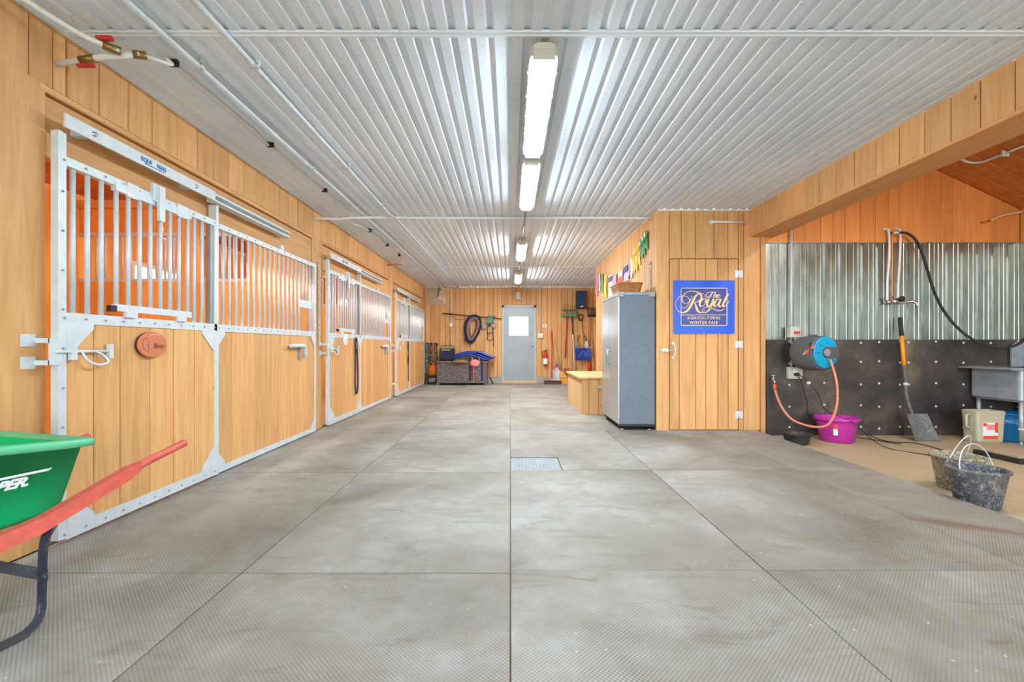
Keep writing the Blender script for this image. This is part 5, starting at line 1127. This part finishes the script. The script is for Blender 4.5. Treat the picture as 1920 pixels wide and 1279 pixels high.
MB().box(xc + 0.11, xc + 0.145, yq - 0.06, yq - 0.045, 0.57, 0.60).build('cord_tag', 'white', c2)
c3 = cable('loose black cord end curling on the wash bay floor', [(4.05, 5.44, 0.09), (4.12, 5.38, 0.03), (4.2, 5.2, -0.045), (4.28, 5.05, -0.052), (4.45, 5.02, -0.052), (4.46, 4.8, -0.052), (4.38, 4.5, -0.052), (4.2, 4.3, -0.052)], 0.0045, 'black')
MB().cyl((4.05, 5.44, 0.09), (4.045, 5.445, 0.105), 0.01, 6).build('cord_end', 'grey', c3)
# hose reel
n_ = Vector((0.28, -0.96, 0)).normalized(); rt = Vector((0.96, 0.28, 0)).normalized()
rc = Vector((3.455, 4.99, 0.945))
hrl = thing('hose_reel', 'grey wall hose reel with bright blue round side plate', 'hose reel', (3.41, 5.2, 0.76))
def L2W(x, y, z): p = rc + rt * x - n_ * y + Vector((0, 0, z)); return (p.x, p.y, p.z)   # x right, y back, z up
def outline(s=1.0, n=28):
    pts = []
    for i in range(n):
        t = 2 * PI * i / n; r = 0.20 * s; x, z = r * math.cos(t), r * math.sin(t)
        if z > 0.13 * s: z = 0.13 * s + (z - 0.13 * s) * 0.7
        pts.append((x, z))
    return pts
b = MB()
b.loft([[L2W(x, y, z) for x, z in outline(s)] for y, s in ((0.0, 0.90), (0.012, 0.98), (0.05, 1.02), (0.2, 1.03), (0.27, 0.98), (0.30, 0.85))], smooth=True); b.build('drum_housing', 'dkgrey', hrl)
b = MB(); b.loft([[L2W(0.178 * s * math.cos(2 * PI * i / 32) - 0.005, y, 0.178 * s * math.sin(2 * PI * i / 32)) for i in range(32)] for y, s in ((0.0, 1.0), (-0.014, 0.97), (-0.016, 0.9))], smooth=True); sd = b.build('side_plate', 'bright_blue', hrl)
for i in range(7):
    t = PI * 0.22 + i * PI * 0.26; b = MB(); b.tube([L2W(0.10 * math.cos(t) - 0.005, -0.018, 0.10 * math.sin(t)), L2W(0.148 * math.cos(t) - 0.005, -0.018, 0.148 * math.sin(t))], 0.012, 6, flat=0.4); b.build('spoke_rib', 'bright_blue', sd)
b = MB(); b.loft([[L2W(x, y, z) for x, z in ((-0.02, 0.062), (0.165, 0.062), (0.168, 0.0), (0.16, -0.062), (-0.02, -0.062), (-0.055, -0.03), (-0.06, 0.0), (-0.055, 0.03))] for y in (-0.01, -0.024)]); b.build('hub_arm', 'dkgrey', hrl)
b = MB(); b.loft([[L2W(-0.01 + 0.042 * s * math.cos(2 * PI * i / 20), y, 0.042 * s * math.sin(2 * PI * i / 20)) for i in range(20)] for y, s in ((-0.022, 1), (-0.036, 0.95), (-0.037, 0.5))]); b.build('hub_cap', 'grey', hrl)
b = MB()
p = [(-0.20, 0.04), (-0.06, 0.04), (-0.06, 0.15), (-0.16, 0.15), (-0.20, 0.11)]
b.loft([[L2W(x, y, z) for x, z in p] for y in (0.03, 0.2)]); b.build('hose_mouth', 'dkgrey', hrl)
b = MB(); b.loft([[L2W(x, y, z) for x, z in ((-0.19, 0.055), (-0.10, 0.055), (-0.10, 0.105), (-0.19, 0.105))] for y in (0.022, 0.031)]); b.build('mouth_shade_plate', 'dark', hrl)  # dark plate standing in for the shade inside the reel mouth
b = MB(); b.tube([L2W(-0.07, 0.15, 0.15), L2W(-0.05, 0.15, 0.188), L2W(0.05, 0.15, 0.188), L2W(0.08, 0.15, 0.15)], 0.014, 8); b.build('carry_handle', 'dkgrey', hrl)
b = MB(); b.loft([[L2W(x, y, z) for x, z in ((-0.06, -0.1), (0.12, -0.1), (0.12, 0.1), (-0.06, 0.1))] for y in (0.29, 0.48)]); b.build('wall_bracket', 'black', hrl)
nz = thing('spray_nozzle', 'orange and grey hose nozzle sticking out of the reel mouth', 'hose nozzle', L2W(-0.2, 0.02, 0.03))
A, B = Vector(L2W(-0.12, 0.012, 0.085)), Vector(L2W(-0.34, -0.02, -0.02))
MB().lathe([(0, -0.03), (0.022, -0.022), (0.03, 0), (0.022, 0.022), (0, 0.03)], tuple(A), 'z', 14).build('stop_ball', 'orange', nz)
MB().tube([A, A.lerp(B, 0.5)], [0.014, 0.016], 8).build('coupling', 'orange', nz)
MB().tube([A.lerp(B, 0.45), A.lerp(B, 0.75)], [0.018, 0.016], 8).build('grip', 'dkgrey', nz)
MB().tube([A.lerp(B, 0.70), A.lerp(B, 0.82)], [0.02, 0.02], 8).build('collar_ring', 'orange', nz)
MB().tube([A.lerp(B, 0.8), B], [0.012, 0.008], 8).build('tip', 'grey', nz)
# tap and feed hose
tp = thing('wall_tap', 'chrome garden tap low on the black wall mat', 'tap', (3.13, YWB, 0.6))
MB().cyl((3.13, YWB, 0.62), (3.13, YWB - 0.09, 0.62), 0.014, 10).cyl((3.13, YWB - 0.08, 0.62), (3.135, YWB - 0.085, 0.565), 0.013, 10).build('spout', 'chrome', tp)
MB().lathe([(0.01, -0.004), (0.03, -0.003), (0.032, 0.004), (0.01, 0.006)], (3.13, YWB - 0.065, 0.665), 'z', 12).cyl((3.13, YWB - 0.065, 0.62), (3.13, YWB - 0.065, 0.665), 0.008, 8).build('wheel_handle', 'chrome', tp)
fh = thing('feed_hose', 'pinkish orange hose looping from the wall tap up to the reel', 'hose', (3.5, 5.3, 0.1))
pp = [(3.135, YWB - 0.085, 0.52), (3.16, 5.38, 0.40), (3.21, 5.34, 0.26), (3.29, 5.28, 0.15), (3.40, 5.1, 0.11), (3.48, 4.98, 0.16), (3.53, 4.93, 0.34), (3.54, 4.925, 0.55), (3.52, 4.94, 0.72), (3.475, 4.945, 0.87)]
MB().tube(smoothpath(pp), 0.0125, 8).build('hose', 'hose_pink', fh)
MB().cyl((3.135, YWB - 0.085, 0.565), (3.136, YWB - 0.085, 0.50), 0.018, 10).build('coupling', 'orange', fh)
# tub, pan
tb = thing('magenta_tub', 'magenta plastic tub with paper label against the black wall mat', 'tub', (3.69, 5.17, WF))
c = (3.70, 5.16, WF)
MB().lathe([(0.0, 0.002), (0.155, 0.002), (0.165, 0.01), (0.19, 0.22), (0.195, 0.235), (0.215, 0.24), (0.222, 0.262), (0.215, 0.275), (0.20, 0.272), (0.188, 0.25), (0.16, 0.02), (0.0, 0.015)], c, 'z', 36).build('tub_body', 'purple', tb)
lb = [(c[0] + 0.1785 * math.cos(t) * k_, c[1] + 0.1785 * math.sin(t) * k_, c[2] + z) for z, k_ in ((0.09, 0.985), (0.21, 1.08)) for t in [PI * 1.25 + 0.045 * i for i in range(6)]]
lo = MB().add(lb, [(i, i + 1, 6 + i + 1, 6 + i) for i in range(5)]).build('paper_label', 'white_print', tb)
lb = [(c[0] + 0.1795 * math.cos(t) * k_, c[1] + 0.1795 * math.sin(t) * k_, c[2] + z) for z, k_ in ((0.16, 1.042), (0.21, 1.08)) for t in [PI * 1.25 + 0.045 * i for i in range(6)]]
MB().add(lb, [(i, i + 1, 6 + i + 1, 6 + i) for i in range(5)]).build('label_picture', 'red_print', lo)
pn = thing('rubber_pan', 'low black rubber feed pan on the floor edge by the corner board', 'feed pan', (3.15, 5.0, WF))
MB().lathe([(0, 0.001), (0.105, 0.001), (0.115, 0.012), (0.135, 0.10), (0.15, 0.102), (0.152, 0.115), (0.14, 0.118), (0.125, 0.11), (0.108, 0.02), (0, 0.015)], (3.16, 5.02, WF), 'z', 28).build('pan_body', 'pan', pn)
MB().tube([(3.16 + 0.148 * math.cos(t), 5.02 + 0.148 * math.sin(t), WF + 0.112) for t in [2 * PI * i / 28 for i in range(28)]], 0.008, 6, True).build('rim_bead', 'black_rubber', pn)
# shovel leaning
sv = thing('square_shovel', 'square steel shovel with amber handle leaning on the black wall mats', 'shovel', (4.66, 5.2, WF))
P, Q = Vector((4.625, 5.30, 0.30)), Vector((4.665, 5.445, 1.36))
D = Q - P
MB().tube([P + D * 0.26, P + D * 0.48], 0.020, 12).build('steel_shaft', 'shovel_steel', sv)
MB().tube([P + D * 0.46, P + D * 0.80], 0.0205, 12).build('amber_shaft', 'yellow', sv)
MB().tube([P + D * 0.79, P + D * 0.82, P + D * 0.98, P + D], [0.022, 0.023, 0.024, 0.018], 12).build('grip', 'black_rubber', sv)
MB().tube([P + D * 0.27, P + D * 0.24], 0.024, 12).build('ferrule', 'galv', sv)
MB().tube(smoothpath([P + D * 0.26, P + D * 0.12, (4.635, 5.26, 0.26), (4.65, 5.20, 0.15)]), [0.019] * 7 + [0.018] * 6 + [0.015] * 6, 12).build('socket', 'shovel_steel', sv)
b = MB(); rings = []
for i in range(7):
    s = i / 6; hw = 0.118 + 0.022 * s; zc = 0.235 - 0.292 * s; yc = 5.23 - 0.10 * s; xcn = 4.645 + 0.05 * s; rr = []
    for j in range(9):
        q = j / 8 * 2 - 1; rr.append((xcn + hw * q, yc - 0.045 * q * q * (1 - 0.5 * s) + 0.01, zc + 0.006 * abs(q)))
    rings.append(rr + [(x, y + 0.006, z) for x, y, z in reversed(rr)])
b.loft(rings); b.build('blade', 'shovel_steel', sv)
# hose taps: mixing valve with pipes and black hose
mv = thing('mixing_tap', 'chrome mixing tap with copper and white pipes on the metal sheets', 'tap', (4.58, YF - 0.03, 1.5))
yv = YF - 0.045
for i, (pts, m_) in enumerate((([(4.53, YF, 2.42), (4.53, yv, 2.41), (4.545, yv, 2.25), (4.54, yv, 2.05), (4.52, yv, 1.8), (4.515, yv, 1.56)], 'white_pipe'), ([(4.668, YF, 2.43), (4.668, yv, 2.41), (4.675, yv, 2.25), (4.665, yv, 2.0), (4.648, yv, 1.75), (4.645, yv, 1.58)], 'white_pipe'), ([(4.575, yv, 2.38), (4.578, yv, 2.0), (4.582, yv, 1.58)], 'copper'))):
    MB().tube(smoothpath(pts), (0.013, 0.013, 0.010)[i], 8).build('riser_pipe', m_, mv)
for x in (4.52, 4.665): MB().box(x - 0.035, x + 0.025, YF - 0.03, YF, 2.415, 2.435).build('pipe_clip', 'galv', mv)
MB().box(4.50, 4.66, yv - 0.006, yv + 0.01, 1.80, 1.808).build('strap', 'galv_dark', mv)
MB().cyl((4.50, yv, 1.545), (4.67, yv, 1.545), 0.022, 12).build('body', 'chrome', mv)
for x, z in ((4.545, 1.545), (4.625, 1.575)): MB().lathe([(0.0, -0.10), (0.028, -0.098), (0.033, -0.08), (0.028, -0.06), (0.012, -0.055), (0.012, 0)], (x, yv, z), 'y', 14).build('tap_knob', 'black' if z > 1.56 else 'chrome', mv)
MB().tube(smoothpath([(4.60, yv - 0.03, 1.53), (4.65, yv - 0.09, 1.535), (4.70, yv - 0.13, 1.54), (4.73, yv - 0.15, 1.52), (4.74, yv - 0.155, 1.485)]), 0.014, 8).build('spout', 'chrome', mv)
MB().cyl((4.56, yv - 0.01, 2.375), (4.62, yv - 0.01, 2.375), 0.014, 8).build('hose_tee', 'brass', mv)
bh = thing('black_hose', 'long black hose drooping from the mixing tap across the metal sheets', 'hose', (5.4, 5.3, 0.95))
hp = [(4.60, 5.43, 2.37), (4.71, 5.41, 2.36), (4.80, 5.40, 2.29), (4.86, 5.39, 2.16), (4.92, 5.37, 1.92), (4.99, 5.35, 1.64), (5.09, 5.33, 1.41), (5.22, 5.28, 1.20), (5.36, 5.22, 1.06), (5.50, 5.15, 1.0), (5.62, 5.07, 1.02), (5.68, 5.0, 1.12), (5.72, 4.93, 1.28), (5.76, 4.86, 1.36), (5.95, 4.6, 1.5), (6.12, 4.4, 1.7)]
MB().tube(smoothpath(hp), 0.0145, 8).build('hose', 'black_rubber', bh)
MB().cyl((4.575, 5.44, 2.37), (4.63, 5.425, 2.371), 0.018, 8).build('hose_clamp', 'galv', bh)
gp_ = thing('gable_pipe', 'short copper pipe with white sleeve on the orange gable boards', 'pipe', (5.9, YF, 2.5))
MB().tube(smoothpath([(5.77, YF - 0.03, 2.525), (5.88, YF - 0.035, 2.575), (6.0, YF - 0.035, 2.605), (6.15, YF - 0.03, 2.63)]), 0.014, 8).build('sleeve', plain('sleeve_tan', lin(220, 185, 150), 0.5), gp_)
MB().tube([(5.68, YF - 0.002, 2.505), (5.71, YF - 0.03, 2.508), (5.78, YF - 0.03, 2.527)], 0.011, 8).build('copper_end', 'copper', gp_)
cd = thing('ceiling_conduit', 'bent grey conduit on the sloped boards of the wash bay', 'conduit', (5.27, 4.8, 3.05))
zc_ = lambda x: roofz(x) - 0.02
MB().tube(smoothpath([(4.7, 5.17, zc_(4.7)), (5.10, 5.17, zc_(5.10)), (5.2, 5.165, zc_(5.2)), (5.26, 5.10, zc_(5.26)), (5.272, 5.0, zc_(5.272)), (5.272, 4.5, zc_(5.272)), (5.272, 2.0, zc_(5.272))]), 0.013, 8).build('pipe', 'galv', cd)
for yy in (4.85, 3.2): MB().box(5.24, 5.31, yy - 0.01, yy + 0.01, zc_(5.31) - 0.016, zc_(5.25) + 0.018).build('strap_clip', 'galv', cd)
# sink
sk = thing('utility_sink', 'stainless steel sink on tubular legs in the wash bay corner', 'sink', (5.82, 5.17, WF))
sx0, sx1, sy0, sy1 = 5.50, 6.12, 4.90, 5.45
b = MB(); zt, zb = 0.75, 0.40
def sr(i, z): return [( (sx0 + sx1) / 2 + x, (sy0 + sy1) / 2 + y, z) for x, y in rrect((sx1 - sx0) / 2 - i, (sy1 - sy0) / 2 - i, 0.04)]
b.loft([sr(0.03, zb), sr(0.0, zb + 0.03), sr(0, zt), sr(0.02, zt), sr(0.02, zb + 0.04), sr(0.05, zb + 0.015)]); b.build('basin', 'steel', sk)
MB().loft([sr(0.02, 0.752), sr(-0.02, 0.752), sr(-0.03, 0.765), sr(-0.02, 0.78), sr(0.015, 0.775)], cap=False).build('rim', 'steel', sk)
MB().prism([(5.36, 0.772), (5.49, 0.776), (5.49, 0.758), (5.42, 0.752), (5.36, 0.762)], 'y', sy0 - 0.02, sy1).build('drain_lip', 'steel', sk)
MB().prism([(sy0, 0.77), (sy1, 0.77), (sy1, 1.06), (sy0 + 0.05, 1.06), (sy0, 1.0)], 'x', 6.10, 6.125).build('side_splash', 'steel', sk)
MB().prism([(5.98, 0.77), (6.12, 0.77), (6.12, 1.06), (6.03, 1.06), (5.98, 1.01)], 'y', sy1 - 0.025, sy1 - 0.005).build('back_splash', 'steel', sk)
for x in (sx0 + 0.06, sx1 - 0.06):
    for y in (sy0 + 0.05, sy1 - 0.05):
        lg = MB().cyl((x, y, WF + 0.03), (x, y, zb + 0.02), 0.021, 12).build('leg', 'steel', sk)
        MB().cyl((x, y, WF), (x, y, WF + 0.04), 0.012, 10).cyl((x, y, 0.10), (x, y, 0.12), 0.026, 12).build('leg_foot', 'galv', lg)
MB().tube(smoothpath([(6.09, 5.05, 1.0), (6.0, 5.05, 1.05), (5.9, 5.06, 1.0), (5.88, 5.06, 0.94)]), 0.012, 8).build('faucet', 'chrome', sk)
jg = thing('plastic_jug', 'cloudy square plastic jug with orange and white label beside the sink', 'jug', (5.34, 5.1, WF))
jx, jy = 5.32, 5.12
def jr(hx, hy, z, r=0.03): return [(jx + x, jy + y, z) for x, y in rrect(hx, hy, r)]
M['jug'] = plain('cloudy_plastic', lin(188, 186, 160), 0.4, 0, 0.1, 3)
MB().loft([jr(0.135, 0.08, WF), jr(0.145, 0.09, WF + 0.02), jr(0.16, 0.095, WF + 0.30), jr(0.165, 0.1, WF + 0.345), jr(0.155, 0.09, WF + 0.355), jr(0.145, 0.08, WF + 0.30)]).build('jug_body', 'jug', jg)
MB().tube([(jx - 0.155, jy, WF + 0.31), (jx - 0.19, jy, WF + 0.30), (jx - 0.19, jy, WF + 0.18), (jx - 0.148, jy, WF + 0.15)], 0.014, 8).build('side_handle', 'jug', jg)
yl = jy - 0.097
lb = MB().box(jx - 0.10, jx + 0.06, yl - 0.002, yl + 0.005, WF + 0.05, WF + 0.23).build('label_sheet', 'white_print', jg)
MB().box(jx - 0.10, jx + 0.06, yl - 0.003, yl, WF + 0.05, WF + 0.085).box(jx + 0.03, jx + 0.06, yl - 0.003, yl, WF + 0.12, WF + 0.23).box(jx - 0.10, jx - 0.06, yl - 0.003, yl, WF + 0.19, WF + 0.225).build('label_print', 'red_print', lb)
MB().box(jx - 0.06, jx + 0.035, yl - 0.003, yl, WF + 0.15, WF + 0.21).build('label_picture', 'pink', lb)
bb = thing('blue_bucket', 'blue plastic bucket under the stainless sink', 'bucket', (5.64, 5.15, WF))
MB().lathe([(0, 0.002), (0.125, 0.002), (0.135, 0.015), (0.142, 0.2), (0.148, 0.205), (0.148, 0.225), (0.145, 0.23), (0.15, 0.305), (0.16, 0.31), (0.16, 0.325), (0.148, 0.325), (0.132, 0.02), (0, 0.015)], (5.66, 5.16, WF), 'z', 32).build('bucket_body', 'bucket_blue', bb)
MB().tube(smoothpath([(5.50, 5.16, WF + 0.30), (5.52, 5.10, WF + 0.25), (5.66, 5.0, WF + 0.20), (5.80, 5.10, WF + 0.25), (5.82, 5.16, WF + 0.30)]), 0.004, 6).build('bail_handle', 'galv', bb)
# two rubber buckets
def bucket(label, x, y, rz, mat, tilt):
    o = thing('rubber_bucket', label, 'bucket', (x, y, WF), rz, group='rubber buckets by the mat edge')
    MB().lathe([(0, 0.001), (0.105, 0.001), (0.115, 0.012), (0.15, 0.235), (0.162, 0.24), (0.164, 0.255), (0.152, 0.258), (0.143, 0.245), (0.108, 0.02), (0, 0.014)], (0, 0, 0), 'z', 36).build('bucket_body', mat, o, local=True)
    for s in (-1, 1):
        MB().lathe([(0.0, -0.012), (0.022, -0.010), (0.026, 0.004)], (0, 0, 0), 'x', 12).build('ear', mat, o, local=True).location = (s * 0.155, 0, 0.225)
    pts = [(0.157 * math.cos(t), math.sin(t) * tilt, 0.235 + 0.175 * math.sin(t)) for t in [PI * i / 20 for i in range(21)]]
    pts = [(0.168, 0, 0.215)] + pts + [(-0.168, 0, 0.215)]
    MB().tube(pts, 0.0034, 8).build('wire_bail', 'galv', o, local=True)
bucket('scuffed navy rubber bucket standing in front with its bail up', 3.14, 3.06, 0.25, 'bucket', 0.03)
bucket('dusty olive rubber bucket behind the navy one', 3.36, 3.42, 0.5, 'bucket_olive', -0.06)
# drain board
db = thing('drain_board', 'black edged floor drain cover topped with worn board in the wash bay', 'drain cover', (4.95, 4.45, WF))
MB().box(4.62, 5.5, 4.12, 4.55, WF, WF + 0.045, 0.005).build('tray', 'black_rubber', db)
MB().box(4.66, 5.48, 4.17, 4.53, WF + 0.045, WF + 0.06).build('board', 'wash_floor', db)
for i in range(7): MB().box(4.66 + i * 0.12, 4.72 + i * 0.12, 4.114, 4.122, WF + 0.012, WF + 0.036).build('slot', 'grey', db)

# ================================================================ WHEELBARROW
ax = Vector((0.25, 0.97, 0)).normalized(); sd_ = Vector((ax.y, -ax.x, 0))
Ow = (-1.9175, 1.6825, 0.0)
wbr = thing('wheelbarrow', 'green plastic wheelbarrow with worn red handles parked by the stall wall', 'wheelbarrow', Ow, math.atan2(-ax.y, -ax.x))
# local: +x towards the wheel, -y towards the camera side... side = local y
Tl = Matrix.Rotation(math.atan2(-ax.y, -ax.x), 4, 'Z')
s_loc = (Tl.inverted() @ sd_).y          # +1 or -1: local y sign of the camera side
def tub_ring(x0, x1, hy0, hy1, z0, z1, r, n=5):
    cxm = (x0 + x1) / 2; hx = (x1 - x0) / 2; pts = []
    for x, y in rrect(hx, 1.0, r, n):
        s = (x + hx) / (2 * hx); hy = hy0 + (hy1 - hy0) * s
        pts.append((cxm + x, y * hy, z0 + (z1 - z0) * s))
    return pts
rings = [tub_ring(-0.075, 0.48, 0.18, 0.12, 0.385, 0.33, 0.08), tub_ring(-0.10, 0.52, 0.205, 0.14, 0.41, 0.36, 0.10), tub_ring(-0.135, 0.66, 0.272, 0.18, 0.635, 0.70, 0.12),
         tub_ring(-0.137, 0.662, 0.274, 0.182, 0.625, 0.69, 0.12), tub_ring(-0.162, 0.69, 0.299, 0.205, 0.628, 0.695, 0.13), tub_ring(-0.164, 0.692, 0.301, 0.207, 0.652, 0.718, 0.13), tub_ring(-0.15, 0.675, 0.287, 0.192, 0.66, 0.725, 0.13),
         tub_ring(-0.125, 0.65, 0.262, 0.17, 0.645, 0.71, 0.12), tub_ring(-0.09, 0.51, 0.195, 0.13, 0.42, 0.37, 0.10), tub_ring(-0.065, 0.47, 0.17, 0.11, 0.40, 0.345, 0.08)]
MB().loft(rings[:4], cap=False, smooth=True).loft(rings[7:], cap=False, smooth=True).add(rings[0], [tuple(range(len(rings[0])))]).add(rings[9], [tuple(range(len(rings[9])))]).build('tub', 'green', wbr, local=True)
MB().loft(rings[3:8], cap=False, smooth=True).build('rolled_rim', 'green_rim', wbr, local=True)
for sgn in (1, -1):
    yb0, yb1, yb2 = 0.12 * sgn, 0.25 * sgn, 0.30 * sgn
    pts = [(0.72, yb0, 0.20), (0.0, yb1 * 1.0, 0.375), (-0.36, yb2 * 0.98, 0.53)]
    def sq(p, w, h): x, y, z = p; return [(x, y - w, z - h), (x, y + w, z - h), (x, y + w, z + h), (x, y - w, z + h)]
    hd_ = MB().loft([sq(pts[0], 0.019, 0.026), sq(pts[1], 0.019, 0.028), sq((-0.27, yb2 * 0.95, 0.49), 0.019, 0.026), sq((-0.31, yb2 * 0.965, 0.508), 0.015, 0.017)]).build('handle', 'barrow_red', wbr, local=True)
    MB().tube([(-0.30, yb2 * 0.962, 0.503), (-0.33, yb2 * 0.97, 0.517), (-0.505, yb2 * 1.0, 0.567), (-0.51, yb2 * 1.0, 0.569)], [0.015, 0.0165, 0.0165, 0.012], 12).build('grip', 'barrow_red', hd_, local=True)
    yl_ = 0.252 * sgn
    lp = smoothpath([(-0.06, yl_, 0.385), (-0.035, yl_, 0.36), (-0.01, yl_, 0.30), (-0.005, yl_, 0.15), (0.0, yl_, 0.06), (0.03, yl_, 0.02), (0.10, yl_, 0.012), (0.22, yl_ * 0.97, 0.012), (0.30, yl_ * 0.93, 0.05), (0.42, yl_ * 0.85, 0.28)])
    b = MB(); L_, W_ = [], 0.019
    for i, p in enumerate(lp):
        d = (lp[min(i + 1, len(lp) - 1)] - lp[max(i - 1, 0)]).normalized(); nn = Vector((-d.z, 0, d.x)) * 0.0035
        L_.append([tuple(p + nn + Vector((0, -W_, 0))), tuple(p + nn + Vector((0, W_, 0))), tuple(p - nn + Vector((0, W_, 0))), tuple(p - nn + Vector((0, -W_, 0)))])
    b.loft(L_); b.build('leg', 'leg_navy', wbr, local=True)
MB().box(-0.012, -0.004, -0.27, 0.27, 0.175, 0.215).build('leg_brace', 'leg_navy', wbr, local=True)
MB().box(0.0, 0.5, -0.2, -0.17, 0.36, 0.375).box(0.0, 0.5, 0.17, 0.2, 0.36, 0.375).build('tray_support', 'leg_navy', wbr, local=True) if False else None
wh = MB().lathe([(0.09, -0.04), (0.155, -0.05), (0.19, -0.035), (0.2, 0.0), (0.19, 0.035), (0.155, 0.05), (0.09, 0.04), (0.09, -0.04)], (0.74, 0, 0.2), 'y', 28).build('wheel', 'black_rubber', wbr, local=True)
MB().lathe([(0.0, -0.03), (0.092, -0.035), (0.092, 0.035), (0.0, 0.03)], (0.74, 0, 0.2), 'y', 20).cyl((0.74, -0.14, 0.2), (0.74, 0.14, 0.2), 0.01, 8).build('wheel_rim', 'galv', wh, local=True)
# lettering on the camera side of the tub
q0 = Vector((0.02, 0.252 * s_loc, 0.515)); 
right = Vector((-1, 0.02 * s_loc, 0.02)) if True else None
nrm_up = Vector((0.0, 0.40 * s_loc, 1.0))
R0 = wm(wbr)
rw = (R0.to_3x3() @ Vector((-1, 0.03 * s_loc, 0.0))).normalized(); uw = (R0.to_3x3() @ nrm_up).normalized()
ow = R0 @ Vector((0.118, 0.241 * s_loc, 0.525))
lt = text('PER.', wbr, 'white_print', ow, rw, uw, 0.05, shear=0.35, bold=0.0022, spacing=0.95)

b = MB(); nn_ = rw.cross(uw); o2 = ow + uw * 0.043 + nn_ * 0.0005
b.add([tuple(o2 + rw * a_ + uw * c_ + nn_ * d_) for d_ in (0, 0.0012) for a_, c_ in ((-0.1, 0), (0.135, 0), (0.145, 0.009), (-0.1, 0.009))], [(0, 1, 2, 3), (4, 5, 6, 7), (0, 1, 5, 4), (1, 2, 6, 5), (2, 3, 7, 6), (3, 0, 4, 7)]).build('printed_stripe', 'white_print', wbr)
